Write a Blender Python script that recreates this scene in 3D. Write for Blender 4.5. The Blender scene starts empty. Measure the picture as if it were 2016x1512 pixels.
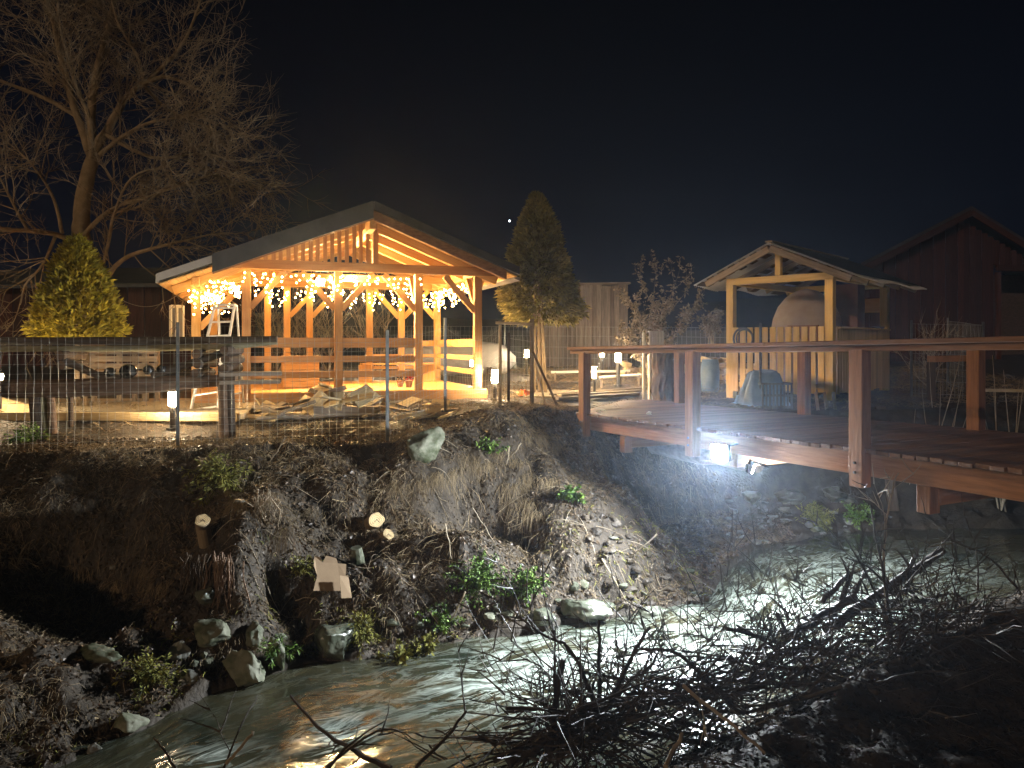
import bpy, bmesh, math, random
import numpy as np
from mathutils import Vector, Matrix, Quaternion
SC = bpy.context.scene
COL = SC.collection
R = random.Random(7)
RG = np.random.default_rng(7)

# ------------------------------------------------------------------ camera, night sky, warm fill sun, exposure
F, HOR, EYE = 1456.0, 680.0, 1.05          # focal length in photo pixels, horizon row, eye height above the bridge deck
cd = bpy.data.cameras.new('camera'); cam = bpy.data.objects.new('camera', cd); COL.objects.link(cam)
cd.sensor_width = 36; cd.lens = 26; cd.shift_y = -(756 - HOR) / 2016; cd.clip_start = .05; cd.clip_end = 3000
cam.location = (0, 0, EYE); cam.rotation_euler = (math.pi / 2, 0, 0); SC.camera = cam
wd = bpy.data.worlds.new('World'); SC.world = wd; wd.use_nodes = True
wn = wd.node_tree; wn.nodes.clear()
wo = wn.nodes.new('ShaderNodeOutputWorld'); wb = wn.nodes.new('ShaderNodeBackground')
tc = wn.nodes.new('ShaderNodeTexCoord'); sx = wn.nodes.new('ShaderNodeSeparateXYZ'); rp = wn.nodes.new('ShaderNodeValToRGB')
wn.links.new(tc.outputs['Generated'], sx.inputs[0]); wn.links.new(sx.outputs['Z'], rp.inputs[0]); wn.links.new(rp.outputs[0], wb.inputs[0]); wn.links.new(wb.outputs[0], wo.inputs[0])
rp.color_ramp.elements[0].color = (.0024, .0036, .0082, 1); rp.color_ramp.elements[0].position = 0
rp.color_ramp.elements[1].color = (.0011, .0013, .0021, 1); rp.color_ramp.elements[1].position = .5
wb.inputs[1].default_value = 1.0
sl = bpy.data.lights.new('fill_sun', 'SUN'); sl.energy = .66; sl.angle = math.radians(.5); sl.color = (1, .70, .44)  # warm sun lamp added as low fill from behind the camera
so = bpy.data.objects.new('fill_sun', sl); COL.objects.link(so); so.rotation_euler = Vector((-.50, -.82, .25)).to_track_quat('Z', 'Y').to_euler()
SC.view_settings.view_transform = 'Standard'; SC.view_settings.look = 'None'; SC.view_settings.gamma = 1; SC.view_settings.exposure = 0
SC.view_settings.use_curve_mapping = False
SC.render.engine = 'CYCLES'
cy = SC.cycles
cy.use_denoising = True; cy.max_bounces = 5; cy.diffuse_bounces = 3; cy.glossy_bounces = 3; cy.caustics_reflective = False; cy.caustics_refractive = False
cy.sample_clamp_indirect = 4; cy.use_light_tree = True; cy.use_adaptive_sampling = False

# ------------------------------------------------------------------ helpers
def W(px, py, d):                           # a photo pixel at distance d
    return Vector(((px - 1008) / F * d, d, EYE - (py - HOR) / F * d))
def V(*a): return Vector(a)

def hash2(ix, iy, seed):
    n = (ix * 374761393 + iy * 668265263 + seed * 974711) & 0x7fffffff
    n = ((n ^ (n >> 13)) * 1274126177) & 0x7fffffff
    return ((n ^ (n >> 16)) & 0xffff) / 65535.0
def vnoise(x, y, seed=0):
    x = np.asarray(x, float); y = np.asarray(y, float)
    ix = np.floor(x).astype(np.int64); iy = np.floor(y).astype(np.int64); fx = x - ix; fy = y - iy
    fx = fx * fx * (3 - 2 * fx); fy = fy * fy * (3 - 2 * fy)
    a = hash2(ix, iy, seed); b = hash2(ix + 1, iy, seed); c = hash2(ix, iy + 1, seed); d = hash2(ix + 1, iy + 1, seed)
    return (a * (1 - fx) + b * fx) * (1 - fy) + (c * (1 - fx) + d * fx) * fy
def fbm(x, y, seed=0, o=4):
    s = 0; a = .5
    for k in range(o):
        s = s + a * (vnoise(np.asarray(x) * 2 ** k, np.asarray(y) * 2 ** k, seed + k) - .5); a *= .55
    return s

# materials
def mat(name, c1, c2=None, sc=(6, 6, 6), rough=.75, bump=.3, bscale=None, rnd=.0, spec=.3, attr=None, metal=0, ramp=(.35, .65), detail=5, world=False, c3=None, trans=0):
    m = bpy.data.materials.new(name); m.use_nodes = True; nt = m.node_tree; N = nt.nodes; L = nt.links
    b = N['Principled BSDF']; b.inputs['Roughness'].default_value = rough; b.inputs['Metallic'].default_value = metal
    b.inputs['Specular IOR Level'].default_value = spec
    if c2 is None: c2 = tuple(x * .6 for x in c1)
    if world: co = N.new('ShaderNodeNewGeometry').outputs['Position']
    else: co = N.new('ShaderNodeTexCoord').outputs['Object']
    mp = N.new('ShaderNodeMapping'); mp.inputs['Scale'].default_value = sc; L.new(co, mp.inputs[0])
    oi = N.new('ShaderNodeObjectInfo')
    if not world:
        ad = N.new('ShaderNodeVectorMath'); ad.operation = 'SCALE'; ad.inputs['Scale'].default_value = 37
        cb = N.new('ShaderNodeCombineXYZ')
        for k in range(3): L.new(oi.outputs['Random'], cb.inputs[k])
        L.new(cb.outputs[0], ad.inputs[0]); L.new(ad.outputs[0], mp.inputs['Location'])
    nz = N.new('ShaderNodeTexNoise'); nz.inputs['Scale'].default_value = 1; nz.inputs['Detail'].default_value = detail; nz.inputs['Roughness'].default_value = .62; L.new(mp.outputs[0], nz.inputs['Vector'])
    cr = N.new('ShaderNodeValToRGB'); e = cr.color_ramp.elements
    e[0].position = ramp[0]; e[0].color = (*c1, 1); e[1].position = ramp[1]; e[1].color = (*c2, 1)
    if c3: x = cr.color_ramp.elements.new(min(.98, ramp[1] + .12)); x.color = (*c3, 1)
    L.new(nz.outputs[0], cr.inputs[0]); out = cr.outputs[0]
    if rnd:
        h = N.new('ShaderNodeHueSaturation'); mr = N.new('ShaderNodeMapRange'); mr.inputs['To Min'].default_value = 1 - rnd; mr.inputs['To Max'].default_value = 1 + rnd
        L.new(oi.outputs['Random'], mr.inputs[0]); L.new(mr.outputs[0], h.inputs['Value']); L.new(out, h.inputs['Color']); out = h.outputs[0]
    if attr:
        at = N.new('ShaderNodeAttribute'); at.attribute_name = attr; mx = N.new('ShaderNodeMix'); mx.data_type = 'RGBA'; mx.blend_type = 'MULTIPLY'; mx.inputs[0].default_value = 1
        L.new(out, mx.inputs[6]); L.new(at.outputs['Color'], mx.inputs[7]); out = mx.outputs[2]
    L.new(out, b.inputs['Base Color'])
    if bump:
        n2 = N.new('ShaderNodeTexNoise'); n2.inputs['Scale'].default_value = bscale or 2.2; n2.inputs['Detail'].default_value = 6; L.new(mp.outputs[0], n2.inputs['Vector'])
        bp = N.new('ShaderNodeBump'); bp.inputs['Strength'].default_value = bump; bp.inputs['Distance'].default_value = .02; L.new(n2.outputs[0], bp.inputs['Height']); L.new(bp.outputs[0], b.inputs['Normal'])
    return m
def glow(name, c, s):
    m = bpy.data.materials.new(name); m.use_nodes = True; b = m.node_tree.nodes['Principled BSDF']
    b.inputs['Base Color'].default_value = (.8, .8, .8, 1); b.inputs['Emission Color'].default_value = (*c, 1); b.inputs['Emission Strength'].default_value = s
    return m
GR = (2.2, 26, 26)                          # wood grain along the local x axis
M = {}
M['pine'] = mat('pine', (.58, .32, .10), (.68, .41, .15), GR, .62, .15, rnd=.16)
M['pine_shaded'] = mat('pine_shaded', (.36, .18, .075), (.46, .25, .105), GR, .62, .15, rnd=.14)  # pine darkened for the backlit front, its shade put into the colour
M['stain'] = mat('stained_wood', (.165, .078, .040), (.28, .135, .068), GR, .7, .35, rnd=.26)
M['deck'] = mat('deck_wood', (.10, .052, .036), (.18, .10, .07), GR, .62, .4, rnd=.3)
M['board'] = mat('yellow_board', (.58, .40, .15), (.70, .50, .21), GR, .75, .2, rnd=.16)
M['grey_wood'] = mat('weathered_wood', (.17, .135, .10), (.30, .24, .18), GR, .85, .4, rnd=.3)
M['offcut'] = mat('pale_offcut', (.42, .31, .16), (.56, .44, .25), GR, .8, .3, rnd=.3)
M['dark_wood'] = mat('dark_wood', (.055, .04, .03), (.10, .07, .05), GR, .85, .4, rnd=.3)
M['log'] = mat('log_wood', (.10, .065, .045), (.21, .14, .095), (3, 14, 14), .85, .5, rnd=.25)
M['mosslog'] = mat('mossy_pole', (.16, .15, .09), (.28, .26, .17), (4, 16, 16), .9, .4, rnd=.2)
M['cut'] = mat('cut_wood', (.62, .44, .21), (.74, .57, .31), (9, 9, 9), .75, .2, rnd=.1)
M['bark'] = mat('bark', (.035, .025, .018), (.12, .088, .06), (14, 14, 3), .9, .9, bscale=1.6)
M['twigbark'] = mat('tree_bark', (.19, .135, .08), (.29, .215, .13), (5, 5, 5), .9, .4)
M['redwall'] = mat('red_board', (.034, .013, .010), (.065, .023, .017), GR, .85, .3, rnd=.3)
M['shedwall'] = mat('grey_board', (.10, .085, .075), (.18, .15, .125), GR, .9, .3, rnd=.3)
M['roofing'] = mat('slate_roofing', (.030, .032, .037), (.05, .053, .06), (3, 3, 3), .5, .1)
M['flash'] = mat('grey_flashing', (.24, .23, .22), (.30, .29, .28), (3, 3, 3), .55, .05)
M['tin'] = mat('corrugated_tin', (.62, .63, .64), (.46, .45, .43), (2, 2, 2), .5, .1)
M['steel'] = mat('galvanised_steel', (.10, .11, .115), (.15, .16, .165), (9, 9, 9), .45, .1, metal=.5)
M['wire'] = mat('fence_wire', (.22, .23, .22), (.32, .33, .31), (9, 9, 9), .4, 0, metal=.5)
M['alu'] = mat('aluminium', (.62, .60, .57), (.72, .70, .66), (9, 9, 9), .4, .05, metal=.4)
M['white'] = mat('white_enamel', (.70, .68, .62), (.78, .76, .70), (4, 4, 4), .5, .05)
M['black'] = mat('black_plastic', (.012, .012, .013), (.02, .02, .02), (5, 5, 5), .22, .05, spec=.5)
M['soil'] = mat('soil', (.020, .015, .010), (.062, .046, .030), (5, 5, 5), .75, 1.0, bscale=4.5, world=True, detail=9, ramp=(.3, .7), spec=.35)
M['ground_far'] = M['soil']
M['concrete'] = mat('concrete', (.30, .255, .18), (.38, .33, .24), (1.5, 1.5, 1.5), .9, .2)
M['rock'] = mat('rock', (.07, .07, .058), (.20, .195, .165), (5, 5, 5), .55, .9, rnd=.25, spec=.45)
M['mossrock'] = mat('mossy_rock', (.045, .055, .025), (.15, .15, .108), (5, 5, 5), .7, .9, rnd=.2, ramp=(.4, .6))
M['wetrock'] = mat('wet_rock', (.05, .06, .042), (.13, .135, .10), (5, 5, 5), .2, .9, spec=.6, rnd=.2)
M['grass'] = mat('dry_grass', (.16, .115, .062), (.36, .27, .155), (1.2, 1.2, 1.2), .85, 0, world=True, attr='tint')
M['leaf'] = mat('dead_leaf', (.05, .034, .021), (.145, .10, .062), (2, 2, 2), .45, 0, spec=.3, world=True, attr='tint')
M['stick'] = mat('wet_twig', (.022, .017, .013), (.065, .050, .038), (5, 5, 5), .6, .3, rnd=.3, spec=.3)
M['pale_twig'] = mat('pale_twig', (.20, .16, .11), (.34, .28, .20), (6, 6, 6), .7, .3, rnd=.3)
M['shade_leaf'] = mat('shaded_dead_leaf', (.010, .0075, .0055), (.032, .024, .018), (2, 2, 2), .8, 0, spec=.15, world=True, attr='tint')  # dead leaf darkened for the backlit near bank, shade in the colour
M['shaded_straw'] = mat('shaded_straw', (.025, .019, .013), (.06, .048, .033), (2, 2, 2), .7, 0, world=True, attr='tint')  # dry grass darkened the same way for the unlit near bank
M['fern'] = mat('fern_green', (.06, .13, .02), (.16, .25, .04), (6, 6, 6), .6, 0, world=True, attr='tint')
M['moss'] = mat('moss', (.10, .11, .02), (.26, .24, .05), (6, 6, 6), .85, 0, world=True, attr='tint')
M['thuja'] = mat('thuja_leaf', (.30, .25, .020), (.46, .37, .035), (3, 3, 3), .7, 0, world=True, attr='tint')
M['conifer'] = mat('conifer_leaf', (.20, .185, .05), (.36, .30, .085), (3, 3, 3), .75, 0, world=True, attr='tint')
M['shrubleaf'] = mat('shrub_leaf', (.16, .12, .075), (.30, .24, .16), (5, 5, 5), .6, 0, world=True, attr='tint')
M['card'] = mat('cardboard', (.24, .165, .10), (.31, .22, .135), (3, 3, 3), .85, .1)
M['clay'] = mat('clay_render', (.36, .29, .24), (.44, .37, .31), (3, 3, 3), .9, .3)
M['brown'] = mat('brown_render', (.22, .12, .085), (.30, .17, .12), (3, 3, 3), .9, .3)
M['tarp'] = mat('blue_tarp', (.12, .19, .27), (.20, .28, .36), (3, 3, 3), .5, .3)
M['terracotta'] = mat('terracotta', (.30, .15, .07), (.4, .2, .1), (5, 5, 5), .8, .1)
M['orange'] = mat('orange_plastic', (.75, .16, .03), (.6, .12, .02), (5, 5, 5), .5, .1)
M['clod'] = mat('mud_clod', (.035, .026, .018), (.085, .066, .045), (7, 7, 7), .6, 1.0, spec=.4, rnd=.3)
M['red'] = mat('red_petal', (.55, .04, .03), (.4, .02, .02), (9, 9, 9), .6, 0)
M['greytank'] = mat('grey_plastic', (.28, .29, .31), (.34, .35, .37), (2, 2, 2), .6, .05)
M['lamp_black'] = mat('lamp_black', (.004, .004, .004), (.006, .006, .006), (9, 9, 9), .9, 0, spec=.05)
M['lamp_iron'] = mat('lamp_metal', (.05, .05, .05), (.09, .085, .08), (9, 9, 9), .45, .05)
M['hill'] = mat('hill_forest', (.012, .013, .012), (.02, .021, .02), (.2, .2, .2), 1, 0, world=True)
M['bulb'] = glow('warm_bulb', (1, .60, .20), 62)
M['flood'] = glow('warm_flood', (1, .62, .24), 6400)
M['pend'] = glow('pendant_bulb', (1, .62, .25), 600)
M['boll'] = glow('bollard_glass', (1, .74, .43), 560)
M['boll_far'] = glow('bollard_glass_far', (1, .74, .43), 420)
M['cold_low'] = glow('cold_flood_lower', (.88, .95, 1), 11000)
M['cold'] = glow('cold_flood', (.88, .95, 1), 8500)
M['star'] = glow('star_light', (.8, .9, 1), 6)

# objects
WM = {}
def tag(o, label=None, cat=None, group=None, kind=None):
    if label: o['label'] = label
    if cat: o['category'] = cat
    if group: o['group'] = group
    if kind: o['kind'] = kind
    return o
def place(o, parent, world):
    WM[o.name] = world.copy()
    if parent is not None:
        o.parent = parent; o.matrix_basis = WM[parent.name].inverted() @ world
    else: o.matrix_basis = world
    return o
def thing(name, loc, label, cat, group=None, kind=None):
    o = bpy.data.objects.new(name, None); COL.objects.link(o); o.empty_display_size = .1
    place(o, None, Matrix.Translation(loc)); return tag(o, label, cat, group, kind)
def link(name, me, parent, world):
    o = bpy.data.objects.new(name, me); COL.objects.link(o); return place(o, parent, world)

class MB:
    """collects tubes, boxes, leaves and sheets in world coordinates; build() links them as ONE mesh object"""
    def __init__(s): s.v = []; s.f = []; s.n = 0; s.t = []
    def add(s, v, f, tint=None):
        v = np.asarray(v, float).reshape(-1, 3); s.v.append(v)
        for q in f: s.f.append(tuple(i + s.n for i in q))
        s.t.append(np.full(len(v), 1.0 if tint is None else tint)); s.n += len(v)
    def tube(s, pts, rad, sides=5, cap=True, tint=None):
        pts = [Vector(p) for p in pts]; n = len(pts)
        if not hasattr(rad, '__len__'): rad = [rad] * n
        vs = []; fs = []; x = None
        for i, p in enumerate(pts):
            t = (pts[min(i + 1, n - 1)] - pts[max(i - 1, 0)])
            t = t.normalized() if t.length > 1e-9 else V(0, 0, 1)
            if x is None: x = t.orthogonal().normalized()
            else:
                x = x - t * x.dot(t); x = x.normalized() if x.length > 1e-6 else t.orthogonal().normalized()
            y = t.cross(x)
            for k in range(sides):
                a = 2 * math.pi * k / sides; q = p + (x * math.cos(a) + y * math.sin(a)) * rad[i]; vs.append(q[:])
        for i in range(n - 1):
            for k in range(sides):
                k2 = (k + 1) % sides; fs.append((i * sides + k, i * sides + k2, (i + 1) * sides + k2, (i + 1) * sides + k))
        if cap: fs.append(tuple(range(sides - 1, -1, -1))); fs.append(tuple((n - 1) * sides + k for k in range(sides)))
        s.add(vs, fs, tint); return s
    def box(s, c, sz, rot=None):
        c = Vector(c); vs = []
        for i in (-1, 1):
            for j in (-1, 1):
                for k in (-1, 1):
                    q = V(i * sz[0] / 2, j * sz[1] / 2, k * sz[2] / 2)
                    if rot is not None: q = rot @ q
                    vs.append((c + q)[:])
        s.add(vs, [(0, 1, 3, 2), (4, 6, 7, 5), (0, 4, 5, 1), (2, 3, 7, 6), (0, 2, 6, 4), (1, 5, 7, 3)]); return s
    def prism(s, poly, ext):                # a planar polygon pushed along ext
        n = len(poly); e = Vector(ext); vs = [tuple(p) for p in poly] + [tuple(Vector(p) + e) for p in poly]
        s.add(vs, [tuple(range(n - 1, -1, -1)), tuple(range(n, 2 * n))] + [(i, (i + 1) % n, n + (i + 1) % n, n + i) for i in range(n)]); return s
    def build(s, name, m, parent=None, loc=None, smooth=False, kind=None, tint=False):
        v = np.concatenate(s.v) if s.v else np.zeros((0, 3))
        if parent is not None: o0 = np.array(WM[parent.name].translation)
        elif loc is not None: o0 = np.array(loc)
        else: o0 = np.array([v[:, 0].mean(), v[:, 1].mean(), v[:, 2].min()])
        me = bpy.data.meshes.new(name); me.from_pydata((v - o0).tolist(), [], s.f); me.materials.append(m)
        if smooth: me.shade_smooth()
        if tint:
            a = me.color_attributes.new('tint', 'FLOAT_COLOR', 'POINT'); t = np.concatenate(s.t); c = np.ones((len(t), 4), np.float32); c[:, 0] = t; c[:, 1] = t; c[:, 2] = t
            a.data.foreach_set('color', c.ravel())
        o = link(name, me, parent, Matrix.Translation(o0))
        if kind: o['kind'] = kind
        return o

BARS = {}
def barmesh(name, m, L, w, h, ch=.006):
    k = (m.name, round(L, 2), round(w, 3), round(h, 3))
    if k not in BARS:
        bm = bmesh.new(); bmesh.ops.create_cube(bm, size=1); bmesh.ops.scale(bm, vec=(L, w, h), verts=bm.verts)
        c = min(ch, w * .2, h * .2)
        bmesh.ops.bevel(bm, geom=bm.edges[:], offset=c, segments=1, affect='EDGES')
        me = bpy.data.meshes.new(name); bm.to_mesh(me); bm.free(); me.materials.append(m); BARS[k] = me
    return BARS[k]
def frame(p0, p1, up=(0, 0, 1), roll=0):
    p0 = Vector(p0); p1 = Vector(p1); x = (p1 - p0).normalized(); u = Vector(up)
    if abs(x.dot(u.normalized())) > .98: u = V(0, 1, 0) if abs(x.y) < .9 else V(1, 0, 0)
    z = (u - x * u.dot(x)).normalized(); y = z.cross(x)
    m = Matrix((x, y, z)).transposed().to_4x4(); m.translation = (p0 + p1) / 2
    return m @ Matrix.Rotation(roll, 4, 'X') if roll else m
def bar(name, m, p0, p1, w, h, parent=None, up=(0, 0, 1), roll=0):
    """a square timber from p0 to p1: w across, h along up"""
    L = (Vector(p1) - Vector(p0)).length
    return link(name, barmesh(name, m, L, w, h), parent, frame(p0, p1, up, roll))

# ------------------------------------------------------------------ terrain
WZ = -2.0
FP = [(-14, -3), (-6, 2.2), (-4.0, 4.6), (-3.08, 5.55), (-2.69, 6.44), (-1.98, 7.05), (-1.29, 7.28), (0, 7.79), (1.39, 8.38), (2.34, 8.85), (2.9, 10.0), (3.6, 11.0), (5.0, 11.9), (6.5, 12.3), (9, 12.3), (14, 12.8), (40, 15)]
NP = [(-14, -7), (-5, 1.0), (-2.6, 3.3), (-1.0, 3.75), (.15, 4.45), (1.5, 5.45), (3.2, 6.75), (5, 7.9), (8, 9.4), (14, 10.4), (42, 12.6)]
TP = [(-14, 6.5, -.3), (-9, 8.3, -.28), (-4.5, 9.2, -.25), (-1.7, 9.7, -.24), (-1.0, 9.85, -.14), (-.3, 10.7, -.02), (.42, 11.5, .06), (1.0, 11.9, 0), (1.9, 12.6, -.12), (3.6, 13.1, -.12), (5.6, 13.05, -.10), (8, 13.3, -.08), (12, 13.7, 0), (40, 16, 0)]
def polyd(x, y, P):
    """distance to a polyline, signed (+ on its left, the far side), and the third column interpolated at the nearest point"""
    best = np.full(x.shape, 1e9); sg = np.zeros(x.shape); val = np.zeros(x.shape)
    for a, b in zip(P[:-1], P[1:]):
        dx, dy = b[0] - a[0], b[1] - a[1]; L2 = dx * dx + dy * dy
        t = np.clip(((x - a[0]) * dx + (y - a[1]) * dy) / L2, 0, 1); qx = x - a[0] - t * dx; qy = y - a[1] - t * dy
        d = np.hypot(qx, qy); c = dx * qy - dy * qx; m = d < best - 1e-9
        best = np.where(m, d, best); sg = np.where(m, np.sign(c) + (c == 0), sg)
        if len(a) > 2: val = np.where(m, a[2] + t * (b[2] - a[2]), val)
    return best * sg, val
def sstep(t): t = np.clip(t, 0, 1); return t * t * (3 - 2 * t)
def height(x, y, detail=True):
    x = np.atleast_1d(np.asarray(x, float)); y = np.atleast_1d(np.asarray(y, float))
    dF, _ = polyd(x, y, FP); dN, _ = polyd(x, y, NP); dT, zT = polyd(x, y, TP)
    far = np.maximum(dF, 0); toT = np.maximum(-dT, 0); v = np.where(dT > 0, 1, far / (far + toT + 1e-6))
    # far bank: an undercut-looking step at the water, a hollow half way, a lip at the top
    lump = fbm(x * .9, y * .9, 3, 4) * .9
    prof = np.interp(v, [0, .05, .10, .18, .45, .62, .8, .93, 1], [0, .02, .06, .20, .46, .58, .84, .96, 1])
    # a hollow scooped out of the bank on the left and two dark pockets in the promontory
    zb = WZ - .02 + (zT - WZ) * prof + lump * np.sin(np.pi * np.clip(v, 0, 1)) * .9
    rd = ((x - .75) * 3.15 + (y - 11.9) * 1.65) / 3.556      # right of the promontory ridge the bank drops to a gravel bar
    g = sstep(rd / .55); zb = zb * (1 - g) + (WZ - .02 + (zT - WZ) * np.interp(v, [0, .1, .62, .86, 1], [0, .05, .13, .78, 1]) + .25 * lump * np.sin(np.pi * np.clip(v, 0, 1))) * g
    xw = x + .55 * fbm(x * 1.7, y * 1.7, 71, 4); yw = y + .55 * fbm(x * 1.7, y * 1.7, 77, 4)
    def pit(cx, cy, rx, ry, dep): return -dep * np.exp(-(((xw - cx) / rx) ** 2 + ((yw - cy) / ry) ** 2) ** 1.4)
    zb = zb + np.where(v < 1, pit(-4.35, 7.5, .95, .95, .85) - pit(-2.75, 7.9, .45, .9, .38) + pit(-.42, 9.15, .36, .40, .85) + pit(.12, 9.1, .22, .3, .5) + pit(-1.75, 9.45, .25, .25, .25) + pit(-1.75, 8.35, .3, .3, .3) + pit(-2.3, 7.5, .25, .25, .25) - pit(-.45, 8.55, .45, .3, .25) - pit(1.0, 9.25, .85, .6, .34) - pit(-.1, 10.3, .6, .5, .22), 0)
    zplat = zT + np.where(dT > 0, (.02 - zT) * sstep(dT / 2.5), 0) + .055 * np.clip(y - 14.5, 0, 40) * sstep((y - 14) / 3)
    zb = np.maximum(zb, WZ + .05 + .0 * zb); zfar = np.where(dT > 0, zplat, zb)
    # near bank
    near = np.maximum(-dN, 0)
    zn = WZ - .02 + np.interp(near, [0, .25, .9, 1.3, 2.2, 3.5, 6, 12, 60], [0, .28, .90, 1.16, 1.04, .84, .84, 1.3, 2.2])
    bed = WZ - .32
    z = np.where(dF > 0, zfar, np.where(dN < 0, zn, bed + .0 * x))
    edge = np.minimum(np.abs(dF), np.abs(dN)); z = np.where((dF <= 0) & (dN >= 0), np.maximum(bed, WZ - .02 - edge * 1.4), z)
    if detail:
        amp = np.where((dF > 0) & (dT < 0), .30, np.where(dN < 0, .16, np.where(dT > 0, .07, .12)))
        z = z + amp * fbm(x * 2.3, y * 2.3, 11, 5) + amp * .62 * fbm(x * 7, y * 7, 23, 3)
    return z
def hz(x, y): return float(height(x, y)[0])
def hit(px, py, lift=0.0, d0=2.5, d1=40):
    """where the line of sight through a photo pixel meets the ground"""
    d = np.arange(d0, d1, .02); x = (px - 1008) / F * d; z = EYE - (py - HOR) / F * d
    h = np.maximum(height(x, d), WZ - .05); k = int(np.argmax(z < h))
    return V(x[k], d[k], h[k] + lift)
def grow_axis(lo, hi, step, end_lo, end_hi):
    a = list(np.arange(lo, hi, step)); s = step; v = a[-1]
    while v < end_hi: s *= 1.16; v += s; a.append(v)
    s = step; v = lo; pre = []
    while v > end_lo: s *= 1.16; v -= s; pre.append(v)
    return np.array(pre[::-1] + a)
gx = grow_axis(-6.5, 7.5, .045, -900, 900); gy = grow_axis(2.2, 14.5, .045, -60, 1500)
GX, GY = np.meshgrid(gx, gy); GZ = height(GX.ravel(), GY.ravel()).reshape(GX.shape)
nx, ny = len(gx), len(gy)
ii = (np.arange(ny - 1)[:, None] * nx + np.arange(nx - 1)[None, :]).ravel()
me = bpy.data.meshes.new('ground')
def gridmesh(me, vs, quads):
    me.vertices.add(len(vs)); me.vertices.foreach_set('co', vs.astype(np.float32).ravel())
    me.loops.add(quads.size); me.polygons.add(len(quads))
    me.polygons.foreach_set('loop_start', np.arange(0, quads.size, 4, dtype=np.int32)); me.loops.foreach_set('vertex_index', quads.astype(np.int32).ravel())
    me.update(calc_edges=True); me.validate()
gridmesh(me, np.stack([GX.ravel(), GY.ravel(), GZ.ravel()], 1), np.stack([ii, ii + 1, ii + nx + 1, ii + nx], 1))
me.materials.append(M['soil']); me.shade_smooth()
tag(link('ground', me, None, Matrix()), 'dark muddy stream banks and garden ground', kind='structure')

# water
def resample(P, n):
    P = np.array([p[:2] for p in P], float); s = np.r_[0, np.cumsum(np.hypot(*np.diff(P, axis=0).T))]
    t = np.linspace(0, s[-1], n); return np.stack([np.interp(t, s, P[:, 0]), np.interp(t, s, P[:, 1])], 1)
ns, nt_ = 620, 110
A = resample([(-8, -2.6), (-5, 1.0), (-2.6, 3.3), (-1.0, 3.75), (.15, 4.45), (1.5, 5.45), (3.2, 6.75), (5, 7.9), (8, 9.4), (14, 10.4), (20, 11)], ns)
B = resample([(-9, .1), (-6, 2.2), (-4.0, 4.6), (-3.08, 5.55), (-2.69, 6.44), (-1.98, 7.05), (-1.29, 7.28), (0, 7.79), (1.39, 8.38), (2.34, 8.85), (3.6, 11.0), (5.0, 11.9), (6.5, 12.3), (9, 12.3), (14, 12.8), (20, 13.3)], ns)
tt = np.linspace(-.14, 1.14, nt_)[None, :, None]; WX = A[:, None, :] * (1 - tt) + B[:, None, :] * tt
x, y = WX[..., 0], WX[..., 1]; ds = np.hypot(*np.diff((A + B) / 2, axis=0).T); S = np.r_[0, np.cumsum(ds)][:, None] + 0 * x; T = (tt[..., 0] + 0 * x) * 3.0
rap = np.exp(-(((x - 3.3) / 1.2) ** 2 + ((y - 8.2) / 1.0) ** 2)) * 1.1 + np.exp(-(((x - 1.2) / 1.1) ** 2 + ((y - 7.1) / .75) ** 2)) + .75 * np.exp(-(((x - .1) / .8) ** 2 + ((y - 6.6) / .6) ** 2)) + .9 * np.exp(-(((x + 1.35) / .22) ** 2 + ((y - 5.72) / .35) ** 2)) + .7 * np.exp(-(((x + 2.2) / .25) ** 2 + ((y - 5.5) / .15) ** 2)) + .5 * np.exp(-(((x - 5.2) / 1.6) ** 2 + ((y - 10.2) / .9) ** 2))
rap = np.clip(rap, 0, 1.2)
wz = WZ + .035 * fbm(S * 1.3, T * 2.2, 5, 3) + (.035 + .10 * rap) * fbm(S * 2.6 + T * .7, T * 6, 9, 4) + .007 * (.3 + rap) * fbm(S * 9, T * 20, 15, 3)
me = bpy.data.meshes.new('stream_water'); q = (np.arange(ns - 1)[:, None] * nt_ + np.arange(nt_ - 1)[None, :]).ravel()
gridmesh(me, np.stack([x.ravel(), y.ravel(), wz.ravel()], 1), np.stack([q, q + nt_, q + nt_ + 1, q + 1], 1))
at = me.color_attributes.new('flow', 'FLOAT_COLOR', 'POINT'); c = np.ones((x.size, 4), np.float32); c[:, 0] = S.ravel() / 50; c[:, 1] = T.ravel() / 50; c[:, 2] = rap.ravel(); at.data.foreach_set('color', c.ravel())
me.shade_smooth()
wm = bpy.data.materials.new('stream_water'); wm.use_nodes = True; nt = wm.node_tree; N = nt.nodes; L = nt.links; b = N['Principled BSDF']
at = N.new('ShaderNodeAttribute'); at.attribute_name = 'flow'; sp = N.new('ShaderNodeSeparateColor'); L.new(at.outputs['Color'], sp.inputs[0])
cb = N.new('ShaderNodeCombineXYZ'); m1 = N.new('ShaderNodeMath'); m1.operation = 'MULTIPLY'; m1.inputs[1].default_value = 50 * 1.25; m2 = N.new('ShaderNodeMath'); m2.operation = 'MULTIPLY'; m2.inputs[1].default_value = 50 * 3.6
L.new(sp.outputs[0], m1.inputs[0]); L.new(sp.outputs[1], m2.inputs[0]); L.new(m1.outputs[0], cb.inputs[0]); L.new(m2.outputs[0], cb.inputs[1])
nz = N.new('ShaderNodeTexNoise'); nz.inputs['Scale'].default_value = 1; nz.inputs['Detail'].default_value = 5; nz.inputs['Roughness'].default_value = .55; nz.inputs['Distortion'].default_value = 1.2; L.new(cb.outputs[0], nz.inputs['Vector'])
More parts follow.
